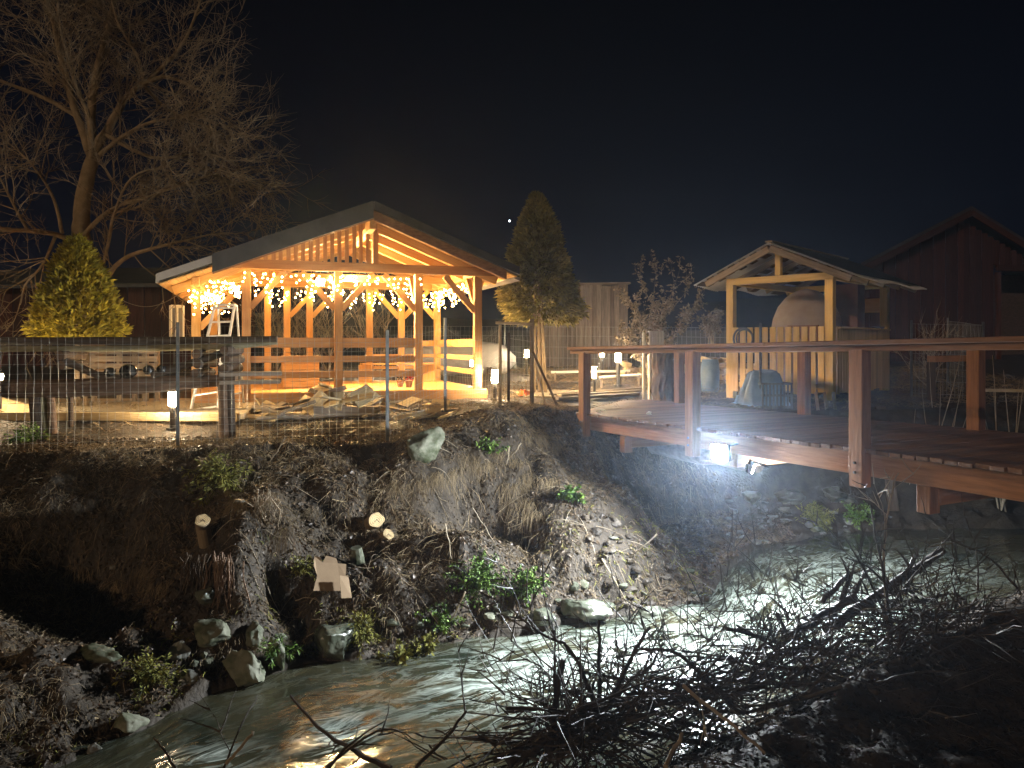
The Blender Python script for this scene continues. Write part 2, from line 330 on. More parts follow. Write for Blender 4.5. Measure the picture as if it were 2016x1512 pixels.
def mth(op, a_, b_=None, c_=None):
    n_ = N.new('ShaderNodeMath'); n_.operation = op
    for i_, v_ in enumerate((a_, b_, c_)):
        if v_ is None: continue
        if isinstance(v_, (int, float)): n_.inputs[i_].default_value = v_
        else: L.new(v_, n_.inputs[i_])
    return n_.outputs[0]
ns2 = N.new('ShaderNodeTexNoise'); ns2.inputs['Scale'].default_value = 1.3; ns2.inputs['Detail'].default_value = 5; ns2.inputs['Roughness'].default_value = .6; ns2.inputs['Distortion'].default_value = 1.6; L.new(cb.outputs[0], ns2.inputs['Vector'])
vein = mth('POWER', mth('SUBTRACT', 1, mth('MULTIPLY', mth('ABSOLUTE', mth('SUBTRACT', ns2.outputs[0], .5)), 9.0)), 2)
vein = mth('MAXIMUM', vein, 0)
smv = mth('ADD', mth('MULTIPLY', vein, mth('MULTIPLY_ADD', sp.outputs[2], .72, .045)), mth('MULTIPLY', mth('SUBTRACT', nz.outputs[0], .47), mth('MULTIPLY_ADD', sp.outputs[2], 2.1, .10)))
cr = N.new('ShaderNodeValToRGB'); e = cr.color_ramp.elements; e[0].position = .02; e[0].color = (0, 0, 0, 1); e[1].position = .62; e[1].color = (1, 1, 1, 1); L.new(smv, cr.inputs[0])
geo = N.new('ShaderNodeNewGeometry'); n3 = N.new('ShaderNodeTexNoise'); n3.inputs['Scale'].default_value = 1.7; n3.inputs['Detail'].default_value = 4; L.new(geo.outputs['Position'], n3.inputs['Vector'])
c3 = N.new('ShaderNodeValToRGB'); e = c3.color_ramp.elements; e[0].position = .35; e[0].color = (.012, .017, .011, 1); e[1].position = .7; e[1].color = (.060, .052, .028, 1); L.new(n3.outputs[0], c3.inputs[0])
mx = N.new('ShaderNodeMix'); mx.data_type = 'RGBA'; L.new(cr.outputs[0], mx.inputs[0]); L.new(c3.outputs[0], mx.inputs[6]); mx.inputs[7].default_value = (.46, .53, .47, 1); L.new(mx.outputs[2], b.inputs['Base Color'])
mr = N.new('ShaderNodeMapRange'); mr.inputs['To Min'].default_value = .10; mr.inputs['To Max'].default_value = .45; L.new(cr.outputs[0], mr.inputs[0]); L.new(mr.outputs[0], b.inputs['Roughness'])
bp = N.new('ShaderNodeBump'); bp.inputs['Strength'].default_value = .3; bp.inputs['Distance'].default_value = .05; L.new(nz.outputs[0], bp.inputs['Height']); L.new(bp.outputs[0], b.inputs['Normal'])
me.materials.append(wm)
tag(link('stream_water', me, None, Matrix()), 'fast shallow stream with pale foam', kind='structure')

# hills on the horizon
mb = MB(); hxs = np.linspace(-700, 900, 90); ridge = 26 + 22 * fbm(hxs * .006, hxs * 0, 31, 4) + 12 * np.exp(-((hxs - 260) / 160) ** 2)
mb.add([(X, 520, -5) for X in hxs] + [(X, 640, z) for X, z in zip(hxs, ridge)], [(i, i + 1, 91 + i, 90 + i) for i in range(89)])
tag(mb.build('hills', M['hill'], smooth=True), 'black wooded hills behind the garden', kind='structure')

# terrace of concrete behind the log railing
mb = MB(); mb.prism([V(-9.5, 10.75, -.02), V(-3.9, 10.75, -.02), V(-4.6, 13.9, -.02), V(-9.5, 13.9, -.02)], (0, 0, .075)); tag(mb.build('pavement', M['concrete']), 'tan concrete terrace slab behind the log railing', kind='structure')
mb = MB(); mb.prism([V(.35, 14.5, -.02), V(1.9, 14.7, -.02), V(2.0, 16.2, .02), V(-.1, 16.0, .02)], (0, 0, .07)); tag(mb.build('garden_path', M['concrete']), 'pale path beyond the garden gate', kind='structure')
# ------------------------------------------------------------------ pavilion
PO, PF, PB = V(-2.69, 13.76, 0), V(.946, .324, 0), V(-.324, .946, 0)
def P(s, D, z): q = PO + PF * s + PB * D; q.z = z; return q
FLZ, PLZ = .19, 2.40                       # floor level, underside of the plates
def rooftop(s): return 3.55 - .395 * abs(s)
pav = thing('pavilion', P(0, 1.9, 0), 'open timber pavilion with slatted gable, dark roof and warm lights inside', 'pavilion')
posts = [(-2.12, 0), (-.53, 0), (.96, 0), (2.13, 0), (-2.95, .15), (-2.85, 3.7), (-1.72, 3.8), (-1.3, 3.8), (-.8, 3.85), (.57, 3.8), (1.33, 3.8), (2.2, 3.75)]
for i, (s, D) in enumerate(posts):
    top = PLZ if i not in (4, 5) else rooftop(s) - .24
    bar('post', M['pine' if i > 3 else 'pine_shaded'], P(s, D, .0), P(s, D, top), .145, .145, pav, up=PF)
def brace(s0, D0, s1, D1, z0=1.72, z1=2.38, m='pine'): bar('brace', M[m], P(s0, D0, z0), P(s1, D1, z1), .10, .11, pav)
for s, D, dirs in [(-2.12, 0, (1,)), (-.53, 0, (-1, 1)), (.96, 0, (-1,)), (2.13, 0, (-1,)), (-1.3, 3.8, (1,)), (1.33, 3.8, (-1, 1)), (-.8, 3.85, (1,)), (2.2, 3.75, (-1,))]:
    for k in dirs: brace(s + .06 * k, D, s + .66 * k, D, m='pine' if D else 'pine_shaded')
for s in (-2.12, 2.13): brace(s, .06, s, .7); brace(s, 3.7, s, 3.1)
brace(-.53, .06, -.53, .7); brace(.96, .06, .96, .7); brace(-2.95, .2, -2.95, .75, 1.5, 2.02); brace(-2.9, .2, -2.35, .2, 1.35, 1.95); brace(-2.85, 3.6, -2.85, 3.05, 1.5, 2.02)
bar('beam', M['pine_shaded'], P(-2.35, -.04, PLZ + .085), P(2.62, -.04, PLZ + .085), .14, .165, pav)
bar('beam', M['pine'], P(-2.3, 1.9, PLZ + .06), P(2.3, 1.9, PLZ + .06), .12, .15, pav)
bar('beam', M['pine'], P(-2.3, 3.8, PLZ + .07), P(2.3, 3.8, PLZ + .07), .13, .15, pav)
for s in (-2.12, 2.13): bar('beam', M['pine'], P(s, .05, PLZ + .08), P(s, 3.72, PLZ + .08), .13, .16, pav)
bar('beam', M['pine'], P(-2.93, -.3, rooftop(2.93) - .25), P(-2.87, 4.1, rooftop(2.93) - .25), .12, .13, pav)
bar('ridge_beam', M['pine'], P(0, -.72, 3.20), P(0, 4.3, 3.20), .12, .18, pav)
UD = .17                                   # roof top to underside of the planks
for D in (-.05, .9, 1.9, 2.9, 3.85):
    bar('rafter', M['pine'], P(.05, D, rooftop(.05) - UD - .085), P(2.5, D, rooftop(2.5) - UD - .085), .09, .15, pav)
    bar('rafter', M['pine'], P(-.05, D, rooftop(.05) - UD - .085), P(-3.3, D, rooftop(3.3) - UD - .085), .09, .15, pav)
n = Vector((.395, 1)).normalized()
for side, smax in ((1, 2.62), (-1, 3.42)):  # roof planks run along the ridge
    k = .07
    while k < smax:
        s = k * side; up = PF * (n.x * side) + V(0, 0, n.y)
        bar('roof_plank', M['pine'], P(s, -.8, rooftop(s) - UD + .014), P(s, 4.35, rooftop(s) - UD + .014), .130, .024, pav, up=up); k += .127
def slab(name, m, s0, s1, D0, D1, t0, t1):  # a sloping sheet between two offsets below the roof top line
    mb = MB(); mb.prism([P(s0, D0, rooftop(s0) - t0), P(s1, D0, rooftop(s1) - t0), P(s1, D0, rooftop(s1) - t1), P(s0, D0, rooftop(s0) - t1)], PB * (D1 - D0)); return mb.build(name, m, pav)
slab('roofing', M['roofing'], 0, 2.68, -.92, 4.5, -.02, .125)
slab('roofing', M['roofing'], -3.42, 0, -.88, 4.5, 0, .125)
slab('verge_flashing', M['roofing'], -2.63, -.02, -.93, -.885, -.03, .27)
slab('verge_flashing', M['flash'], -3.46, -2.635, -.91, -.885, -.01, .115)
slab('eave_fascia', M['flash'], -3.47, -3.425, -.9, 4.5, -.005, .13)
slab('gutter', M['flash'], 2.64, 2.76, -.7, 4.4, .13, .19)
slab('barge_board', M['stain'], .0, 2.45, -.84, -.80, .13, .30)
slab('barge_board', M['stain'], -2.63, -.0, -.84, -.80, .16, .29)
for i in range(17):
    s = -1.92 + i * .128 + R.uniform(-.008, .008); t = rooftop(s) - UD - .02
    bar('gable_slat', M['pine_shaded'], P(s, -.09, PLZ + .17), P(s, -.09, t), .072, .026, pav, up=PB)
bar('king_post', M['pine_shaded'], P(.14, -.02, PLZ + .17), P(.14, -.02, 3.25), .11, .10, pav, up=PB)
for z, h in ((1.10, .18), (.80, .12), (.52, .12)):
    for a, b in ((-2.05, -.60), (-.46, .89)): bar('rail', M['pine_shaded'], P(a, -.01, z), P(b, -.01, z), .04, h, pav)
    bar('rail', M['pine'], P(2.13, .07, z), P(2.19, 3.68, z), .04, h - .02, pav)
    bar('rail', M['pine'], P(.64, 3.8, z), P(2.12, 3.77, z), .04, h - .04, pav)
for D in np.arange(.12, 4.0, .142): bar('floor_plank', M['pine'], P(-2.95, D, FLZ), P(2.25, D, FLZ), .136, .03, pav)
bar('rim_board', M['pine_shaded'], P(-2.95, -.09, .10), P(2.3, -.09, .10), .04, .2, pav)
bar('rim_board', M['pine'], P(2.29, -.05, .10), P(2.29, 4.0, .10), .04, .2, pav); bar('rim_board', M['pine'], P(-3.0, .0, .10), P(-3.0, 4.0, .10), .04, .2, pav)
for s in (-2.9, -1.4, 0, 1.2, 2.2): bar('foundation_block', M['concrete'], P(s, .05, -.22), P(s, .05, .02), .2, .2, pav, up=PF)

# lamps fixed in the pavilion
def flood(name, c, aim, w, h, body, face, label, cat, group=None):
    t = thing(name, c, label, cat, group); fr = frame(c - aim * .05, c + aim * .03)
    mb = MB(); q = fr.to_3x3(); mb.box(c, (.06, w + .03, h + .03), q); mb.box(c - aim * .045, (.04, w * .6, h * .6), q)
    mb.build('housing', body, t)
    mb = MB(); mb.add([(c + aim * .034 + q @ V(0, i * w / 2, j * h / 2))[:] for i, j in ((-1, -1), (1, -1), (1, 1), (-1, 1))], [(0, 1, 2, 3)]); mb.build('glass', face, t); return t
flood('flood_lamp', P(-.74, 1.78, 2.36), V(.78, -.55, -.28).normalized(), .20, .13, M['lamp_iron'], M['flood'], 'left of the two glaring floodlights under the pavilion tie beam', 'floodlight', 'floodlights in the pavilion')
flood('flood_lamp', P(-.36, 1.78, 2.36), V(.86, -.42, -.26).normalized(), .20, .13, M['lamp_iron'], M['flood'], 'right of the two glaring floodlights under the pavilion tie beam', 'floodlight', 'floodlights in the pavilion')
c = P(-.42, .55, 2.1); t = thing('hanging_bulb', c, 'bare glowing bulb hanging beside the second front pavilion post', 'lamp')
mb = MB(); mb.tube([c + V(0, 0, .03), P(-.42, .55, rooftop(.42) - UD)], .006, 5); mb.build('cord', M['black'], t)
mb = MB(); mb.tube([c + V(0, 0, .02), c + V(0, 0, .07)], [.022, .02], 8); mb.build('socket', M['black'], t)
mb = MB(); mb.tube([c + V(0, 0, .02), c, c - V(0, 0, .03), c - V(0, 0, .06), c - V(0, 0, .075)], [.018, .035, .045, .035, .008], 12); mb.build('glass', M['pend'], t, smooth=True)
# icicle string lights
bm = bmesh.new(); bmesh.ops.create_icosphere(bm, subdivisions=1, radius=.0165); BULB = bpy.data.meshes.new('bulb'); bm.to_mesh(BULB); bm.free(); BULB.materials.append(M['bulb'])
def icicles(pts, step, lo, hi, label, zig=.05):
    pts = [Vector(p) for p in pts]; t = thing('string_lights', pts[0], label, 'string lights', 'icicle string lights on the pavilion'); mb = MB(); bulbs = []
    mb.tube([p + V(0, 0, R.uniform(-.01, .01)) for p in pts], .005, 4)
    for a, b in zip(pts[:-1], pts[1:]):
        n_ = max(1, int((b - a).length / step))
        for i in range(n_):
            p = a.lerp(b, (i + R.random()) / n_); L = R.uniform(lo, hi); q = [p.copy()]; z = 0
            while z < L:
                st = R.uniform(.06, .115); z += st; p = p + V(R.uniform(-zig, zig), R.uniform(-zig, zig), -st); q.append(p.copy())
                bulbs.append(p + V(R.uniform(-.03, .03), R.uniform(-.02, .02), -.012))
            mb.tube(q, .003, 3)
    mb.build('cable', M['pine'], t)
    for p in bulbs: link('bulb', BULB, t, Matrix.Translation(p))
    return len(bulbs)
nb = icicles([P(-2.2, -.14, 2.40), P(-1.4, -.14, 2.39), P(-.6, -.14, 2.40), P(.3, -.14, 2.39), P(.95, -.14, 2.40)], .095, .08, .36, 'icicle lights along the slatted gable beam at the pavilion front')
nb += icicles([P(-3.0, -.45, 2.06), P(-2.85, .8, 2.1), P(-2.7, 2.2, 2.12), P(-2.5, 3.4, 2.15)], .11, .12, .38, 'dense glowing icicle lights under the low left eave of the pavilion')
nb += icicles([P(-2.2, 3.7, 2.38), P(-.9, 3.7, 2.36), P(.6, 3.7, 2.37), P(2.1, 3.7, 2.38)], .12, .10, .42, 'icicle lights strung along the rear beam of the pavilion')
nb += icicles([P(2.05, 3.5, 2.38), P(2.05, 1.7, 2.37), P(2.0, .5, 2.38)], .13, .12, .45, 'icicle lights dangling on the right hand side beam of the pavilion')
nb += icicles([P(-2.7, -.4, 2.22), P(-2.4, .6, 2.3), P(-2.3, 2.4, 2.3)], .12, .10, .32, 'icicle lights between the low left eave and the corner post')
# things in the pavilion
c = P(-1.1, 1.5, FLZ); t = thing('wooden_counter', c, 'plain orange wooden counter standing inside the pavilion', 'counter')
bar('counter_top', M['pine'], P(-1.5, 1.5, .82), P(-.75, 1.5, .82), .5, .04, t)
for k in range(5): bar('plank', M['pine'], P(-1.47, 1.3, .28 + .115 * k), P(-.78, 1.3, .28 + .115 * k), .02, .108, t)
for s in (-1.45, -.8):
    for D in (1.34, 1.7): bar('leg', M['pine'], P(s, D, .2), P(s, D, .8), .06, .06, t, up=PF)
t = thing('wall_bench', P(1.1, 3.3, FLZ), 'long low bench in front of the rear pavilion rail', 'bench'); bar('seat', M['pine'], P(.3, 3.3, .62), P(2.0, 3.3, .62), .34, .04, t)
for s in (.4, 1.9): bar('leg', M['pine'], P(s, 3.3, .2), P(s, 3.3, .6), .3, .05, t)
def pot(px, py, d, r, label, flower):
    c = W(px, py, d); t = thing('flower_pot', c, label, 'flower pot'); mb = MB(); mb.tube([c, c + V(0, 0, r * 1.5), c + V(0, 0, r * 1.8)], [r * .7, r, r * 1.08], 12); mb.build('pot', M['terracotta'], t)
    mb = MB()
    for i in range(26):
        q = c + V(R.gauss(0, r * .5), R.gauss(0, r * .5), r * 2 + R.random() * r); mb.box(q, (r * .4, r * .4, r * .1), Matrix.Rotation(R.random() * 6, 3, V(R.random(), R.random(), 1).normalized()))
    mb.build('blossom', flower, t)
for px, lab, fl in ((788, 'small pot with withered brown plant on the pavilion floor', M['shrubleaf']), (805, 'small pot of red flowers on the pavilion floor', M['red'])):
    q = W(px, 750, 14.9); q.z = FLZ + .016; x = 1008 + F * q.x / q.y; pot(x, HOR - F * (q.z - EYE) / q.y, q.y, .075, lab, fl)
# grey tank behind the pavilion
c = V(-1.5, 19.6, hz(-1.5, 19.6)); t = thing('water_tank', c, 'long rounded grey tank seen through the right hand pavilion rails', 'tank'); mb = MB()
mb.tube([c + V(-1.6 + k * .32, .02 * k, .35) for k in range(11)], [.1, .4, .48, .5, .5, .5, .5, .5, .48, .4, .1], 16); mb.build('shell', M['greytank'], t, smooth=True)
for k in (-.9, .9): mb = MB(); mb.box(c + V(k, .1, .03), (.15, .9, .3)); mb.build('cradle', M['dark_wood'], t)

# stepladder
def ladder():
    a, b = W(372, 822, 11.6), W(423, 600, 12.1); c2, d = W(427, 812, 11.75), W(462, 600, 12.15)
    t = thing('stepladder', V((a.x + c2.x) / 2, 11.8, -.05), 'tall open aluminium stepladder behind the log railing', 'ladder')
    bar('stile', M['alu'], a, b, .03, .06, t, up=(0, 1, 0)); bar('stile', M['alu'], c2, d, .03, .06, t, up=(0, 1, 0))
    for k in range(8):
        u = .06 + k * .13; bar('rung', M['alu'], a.lerp(b, u), c2.lerp(d, u), .08, .03, t)
    a2, b2 = a + V(.12, 1.05, 0), b + V(.02, .08, 0); c3, d3 = c2 + V(.05, 1.05, 0), d + V(0, .08, 0)
    bar('rear_leg', M['alu'], a2, b2, .025, .045, t, up=(0, 1, 0)); bar('rear_leg', M['alu'], c3, d3, .025, .045, t, up=(0, 1, 0))
    for u in (.15, .5): bar('rear_brace', M['alu'], a2.lerp(b2, u), c3.lerp(d3, u), .02, .03, t)
    bar('platform', M['alu'], b.lerp(b2, .5), d.lerp(d3, .5), .16, .03, t)
ladder()

# ------------------------------------------------------------------ bridge
BO, BU, BN = V(1.19, 11.6, 0), V(.441, -.898, 0), V(.898, .441, 0)
def Q(s, n, z): q = BO + BU * s + BN * n; q.z = z + .014 * max(s, 0); return q
br = thing('footbridge', Q(3, 1.2, 0), 'red stained timber footbridge with plank deck and post railings', 'footbridge')
s = -1.75; i = 0
while s < 8.6:
    w = .125; n0 = -.13 + R.uniform(-.012, .012) + (max(0, -.1 - s) * 1.15); 
    bar('deck_plank', M['deck'], Q(s, n0, -.02 + R.uniform(-.003, .003)), Q(s, 2.62 + R.uniform(-.02, .02), -.02 + R.uniform(-.003, .003)), w - .008, .04, br, roll=R.uniform(-.02, .02)); s += w + .003
for n0 in (.03, 1.24, 2.45): bar('bearer', M['stain'], Q(-.3 if n0 < 1 else -1.2, n0, -.16), Q(8.6, n0, -.16), .12, .22, br)
for k, s in enumerate((.1, 2.64, 5.04, 7.4)): bar('railing_post', M['stain'], Q(s, -.125, -.36), Q(s, -.125, .94), .13, .15, br, up=BU)
for k, s in enumerate((-.9, 1.97, 4.5, 7.0)): bar('railing_post', M['stain'], Q(s, 2.52, -.30), Q(s, 2.52, .98), .13, .15, br, up=BU)
bar('handrail', M['stain'], Q(-.3, -.125, 1.0), Q(3.9, -.125, 1.005), .16, .045, br); bar('handrail', M['stain'], Q(3.905, -.125, 1.005), Q(8.6, -.125, 1.01), .16, .045, br)
bar('under_rail', M['stain'], Q(-.3, -.125, .945), Q(8.6, -.125, .955), .05, .06, br)
bar('handrail', M['stain'], Q(-.95, 2.52, 1.04), Q(3.4, 2.52, 1.035), .15, .045, br); bar('handrail', M['stain'], Q(3.405, 2.52, 1.035), Q(8.6, 2.52, 1.03), .15, .045, br)
bar('under_rail', M['stain'], Q(-.95, 2.52, .985), Q(8.6, 2.52, .98), .05, .06, br)
for s in (.95, 3.1, 5.6): bar('crosshead', M['stain'], Q(s, .1, -.36), Q(s, 2.4, -.36), .14, .18, br)
for s in (.95, 5.6): bar('hanger', M['stain'], Q(s, .06, -.52), Q(s, .06, -.275), .14, .13, br, up=BU)
for s_ in (.1, 2.64, 5.04, 7.4):
    for z in (-.13, -.22): mb = MB(); c = Q(s_, -.19, z); mb.tube([c, c - BN * .018], .013, 8); mb.build('bolt', M['steel'], br)
for s_ in (-.9, 1.97, 4.5): mb = MB(); c = Q(s_, 2.455, .98); mb.tube([c, c - BN * .012], .013, 8); mb.build('bolt', M['steel'], br)
# log under the bridge
mb = MB(); a, b = Q(-.1, 1.35, -.55), Q(1.75, 1.85, -.66); mb.tube([a.lerp(b, k / 6) + V(0, 0, .02 * math.sin(k * 2)) for k in range(7)], [.2, .22, .21, .22, .2, .19, .18], 12)
tag(mb.build('fallen_log', M['log'], smooth=False), 'thick round log lying crosswise beneath the footbridge deck', 'log')
# small litter on the deck
for (px, py, lab) in ((1182, 812, 'crumpled pale scrap beside the first bridge post'), (1275, 817, 'tiny white scrap in the middle of the bridge deck')):
    d = F * (EYE - .005) / (py - HOR); c = W(px, py, d); mb = MB()
    for k in range(3): mb.box(c + V(R.uniform(-.04, .04), R.uniform(-.03, .03), .012 + .012 * k), (.07, .05, .008), Matrix.Rotation(R.uniform(-.4, .4), 3, 'X') @ Matrix.Rotation(R.random() * 3, 3, 'Z'))
    tag(mb.build('paper_scrap', M['white']), lab, 'scrap')
# cold floodlight with two heads on the bridge side
LC = Q(3.33, -.30, -.22); t = thing('bridge_floodlight', LC, 'glaring cold white floodlight on the near side of the footbridge', 'floodlight')
aims = (V(-.78, -.60, -.10).normalized(), V(.97, -.18, -.30).normalized())
for a, off in zip(aims, (V(-.02, -.03, 0), Q(3.42, .10, -.42) - LC)):
    lo = off.length > .1; sz = .14 if lo else .20; sy = .10 if lo else .16
    c = LC + off; q = frame(c, c + a).to_3x3(); mb = MB(); mb.box(c - a * .03, (.05, sz + .03, sy + .03), q); mb.box(c - a * .07, (.03, sz * .6, sy * .6), q); h = mb.build('housing', M['lamp_black'], t)
    if off.length > .1: mb = MB(); mb.box(c + q @ V(.05, 0, .075), (.2, .2, .010), q); mb.build('added_light_stop', M['lamp_black'], t)  # plate added to block the lower head's upward light
    mb = MB(); mb.add([(c + a * .002 + q @ V(0, i * sz / 2, j * sy / 2))[:] for i, j in ((-1, -1), (1, -1), (1, 1), (-1, 1))], [(0, 1, 2, 3)]); mb.build('glass', M['cold_low' if lo else 'cold'], t)
bar('bracket', M['lamp_iron'], Q(3.33, -.05, -.14), LC + V(0, 0, .06), .05, .02, t)

# ------------------------------------------------------------------ booth
C0 = V(5.81, 13.5, 0); LA, LB = V(-.72, .694, 0), V(.694, .72, 0)
def K(a, b, z): q = C0 + LA * a + LB * b; q.z = z; return q    # a: along the gable side, b: along the counter side
bo = thing('food_booth', K(.97, 1.5, .15), 'yellow plank booth with tin gable roof and open sides beyond the bridge', 'booth')
for a, b, z0, z1 in ((0, 0, .05, 2.26), (1.95, 0, .0, 2.26), (0, 3.0, .1, 2.26), (1.95, 3.0, .1, 2.26)): bar('post', M['board'], K(a, b, z0), K(a, b, z1), .15, .15, bo, up=LA)
bar('beam', M['board'], K(-.08, 0, 2.32), K(2.03, 0, 2.32), .12, .13, bo); bar('beam', M['board'], K(0, .08, 2.32), K(0, 3.1, 2.32), .12, .12, bo); bar('beam', M['board'], K(1.95, .08, 2.32), K(1.95, 3.1, 2.32), .12, .12, bo); bar('beam', M['board'], K(-.08, 3.0, 2.32), K(2.03, 3.0, 2.32), .12, .13, bo)
bar('king_post', M['board'], K(.97, 0, 2.39), K(.97, 0, 2.86), .11, .11, bo, up=LA)
for k in range(12):
    a = .13 + k * .153
    bar('board', M['board'], K(a, -.09, .16 + R.uniform(-.03, .03)), K(a, -.09, 1.40), .112, .022, bo, up=LB)
for k in range(22):
    b = .13 + k * .130; bar('board', M['board'], K(-.09, b, .16 + R.uniform(-.03, .03)), K(-.09, b, 1.40), .122, .022, bo, up=LA)
bar('counter', M['board'], K(-.02, .1, 1.37), K(-.02, 2.9, 1.37), .25, .03, bo); bar('ledge', M['board'], K(.1, -.03, .95), K(1.85, -.03, .95), .05, .09, bo); bar('ledge', M['board'], K(.1, -.03, .28), K(1.85, -.03, .28), .05, .09, bo)
RZ = 2.93
def roofz(a): return RZ - .45 * abs(a - .97)
for b in (-.38, .5, 1.4, 2.3, 3.4):
    bar('rafter', M['grey_wood'], K(.97, b, roofz(.97) - .06), K(-.50, b, roofz(-.5) - .06), .06, .12, bo); bar('rafter', M['grey_wood'], K(.99, b, roofz(.99) - .06), K(2.3, b, roofz(2.3) - .06), .06, .12, bo)
for side in (-1, 1):                        # battens under the sheets, with gaps where the tin shows
    for k in range(7):
        a = .97 + side * (.10 + k * .225)
        for b0, b1 in ((-.42, .15), (.85, 1.2), (1.85, 2.15), (2.7, 3.4)):
            j = R.uniform(-.12, .12); bar('batten', M['dark_wood'], K(a, b0 + (j if b0 > -.4 else 0), roofz(a) + .012), K(a, b1 + j, roofz(a) + .012), .15, .02, bo, up=V(0, 0, 1) + LA * (.45 * side))
def tin(a0, a1, b0, b1, sag=0):
    n_ = int((b1 - b0) / .019); vs = []; fs = []; m_ = 10
    for i in range(n_ + 1):
        b = b0 + (b1 - b0) * i / n_
        for j in range(m_ + 1):
            a = a0 + (a1 - a0) * j / m_; vs.append(K(a, b, roofz(a) + .042 + .011 * math.sin(i * math.pi / 2) - sag * (j / m_) ** 3 * (.5 + .5 * math.sin(b * 3.1)))[:])
    for i in range(n_):
        for j in range(m_): q = i * (m_ + 1) + j; fs.append((q, q + 1, q + m_ + 2, q + m_ + 1))
    mb = MB(); mb.add(vs, fs); o = mb.build('tin_sheet', M['tin'], bo); sm_ = o.modifiers.new('thickness', 'SOLIDIFY'); sm_.thickness = .003
for b0, b1 in ((-.45, .55), (.53, 1.5), (1.48, 2.5), (2.48, 3.5)): tin(.97, -.68, b0, b1, R.uniform(.0, .06)); tin(.97, 2.55, b0, b1, R.uniform(.03, .09))
mb = MB(); mb.prism([K(.95, -.36, roofz(.95) + .062), K(-.58, -.36, roofz(-.58) + .062), K(-.58, -.36, roofz(-.58) + .070), K(.95, -.36, roofz(.95) + .070)], LB * 3.75); mb.build('roof_shade_sheet', M['roofing'], bo)  # dark sheet standing in for shade on the unlit roof top
bar('ridge_cap', M['grey_wood'], K(.97, -.45, RZ + .07), K(.97, 3.5, RZ + .07), .14, .03, bo)
# oven in the booth
c = K(1.05, 1.5, .1); t = thing('clay_oven', c, 'domed clay oven with brown chimney breast inside the yellow booth', 'oven'); mb = MB(); base = K(1.05, 1.5, .1)
mb.tube([base + V(0, 0, z) for z in (0, .9, 1.25, 1.5, 1.75, 1.95, 2.07, 2.12)], [.72, .72, .70, .66, .56, .40, .22, .03], 24); mb.build('dome', M['clay'], t, smooth=True)
mb = MB(); mb.box(K(.42, 2.1, 1.2), (.42, .5, 2.2), frame(V(0, 0, 0), LB).to_3x3()); mb.build('chimney', M['brown'], t)
mb = MB(); mb.box(K(.85, .85, 1.28), (.08, .6, .34), frame(V(0, 0, 0), LB).to_3x3()); mb.build('oven_door', M['brown'], t)
c = K(-.02, 2.5, 1.385); t = thing('frying_pan', c, 'shiny pan lying on the right end of the booth counter', 'pan'); mb = MB(); mb.tube([c, c + V(0, 0, .05)], [.10, .14], 16); mb.build('bowl', M['steel'], t, smooth=False); bar('handle', M['black'], c + LB * .12 + V(0, 0, .04), c + LB * .36 + V(0, 0, .03), .03, .015, t)
bar('panel', M['pine'], K(.1, 3.0, 1.9), K(.9, 3.0, 1.9), .02, .3, bo)

# ------------------------------------------------------------------ barn, sheds
def boardwall(name, root, m, p0, p1, zb, ztop, w=.2, proud=.02, part='board'):
    p0 = Vector(p0); p1 = Vector(p1); L = (p1 - p0).length; n_ = int(L / w); d = (p1 - p0).normalized(); nrm = V(d.y, -d.x, 0)
    for i in range(n_):
        u = (i + .5) / n_; q = p0.lerp(p1, u); zt = ztop(u) if callable(ztop) else ztop
        if zt - zb < .1: continue
        o = nrm * (proud if i % 2 else 0); bar(part, m, V(q.x, q.y, zb) + o, V(q.x, q.y, zt) + o, L / n_ * (.9 if i % 2 else 1.02), .025, root, up=nrm)
gb = hz(15, 24.5) - .3
t = thing('red_barn', V(15.2, 25, gb), 'large dark red plank barn with gable front at the far right', 'barn')
A0, A1 = V(11.2, 23.6, 0), V(19.2, 25.6, 0)
def bz(u): return 5.25 - abs(u - .45) * 3.6
boardwall('barn', t, M['redwall'], A0, A0.lerp(A1, .62), gb, lambda u: bz(u * .62), .24)
boardwall('barn', t, M['redwall'], A0.lerp(A1, .62), A1, 3.75, lambda u: bz(.62 + .38 * u), .24)
mb = MB(); back = V(3.4, 7.0, 0)
def eave(u, z, o=-.5): q = A0.lerp(A1, u); return V(q.x + .12, q.y - .5, z)
mb.prism([eave(-.06, bz(-.06) + .05), eave(.45, 5.42), eave(.45, 5.58), eave(-.06, bz(-.06) + .2)], back); mb.build('roof', M['roofing'], t)
mb = MB(); mb.prism([eave(1.06, bz(1.06) + .05), eave(.45, 5.42), eave(.45, 5.58), eave(1.06, bz(1.06) + .2)], back); mb.build('roof', M['roofing'], t)
bar('barge_board', M['redwall'], eave(-.06, bz(-.06) - .03) , eave(.45, 5.36), .04, .2, t); bar('barge_board', M['redwall'], eave(1.06, bz(1.06) - .03), eave(.45, 5.36), .04, .2, t)
bar('lintel', M['redwall'], A0.lerp(A1, .62) + V(.06, -.1, 3.65), A1 + V(.06, -.1, 3.65), .1, .2, t)
bar('door_frame', M['redwall'], A0.lerp(A1, .625) + V(.06, -.1, gb), A0.lerp(A1, .625) + V(.06, -.1, 3.5), .14, .14, t)
mb = MB(); cA = A0.lerp(A1, .62) + V(0, 1.5, gb); mb.prism([cA, A1 + V(0, 1.5, gb), A1 + V(0, 1.5, 3.6), cA + V(0, 0, 3.6 - gb)], (0, .05, 0)); mb.build('inner_wall', M['dark_wood'], t)
g0 = hz(-12, 21.5) - .2; t = thing('red_outbuilding', V(-12, 22, g0), 'low dark red boarded outbuilding behind the bare tree', 'shed')
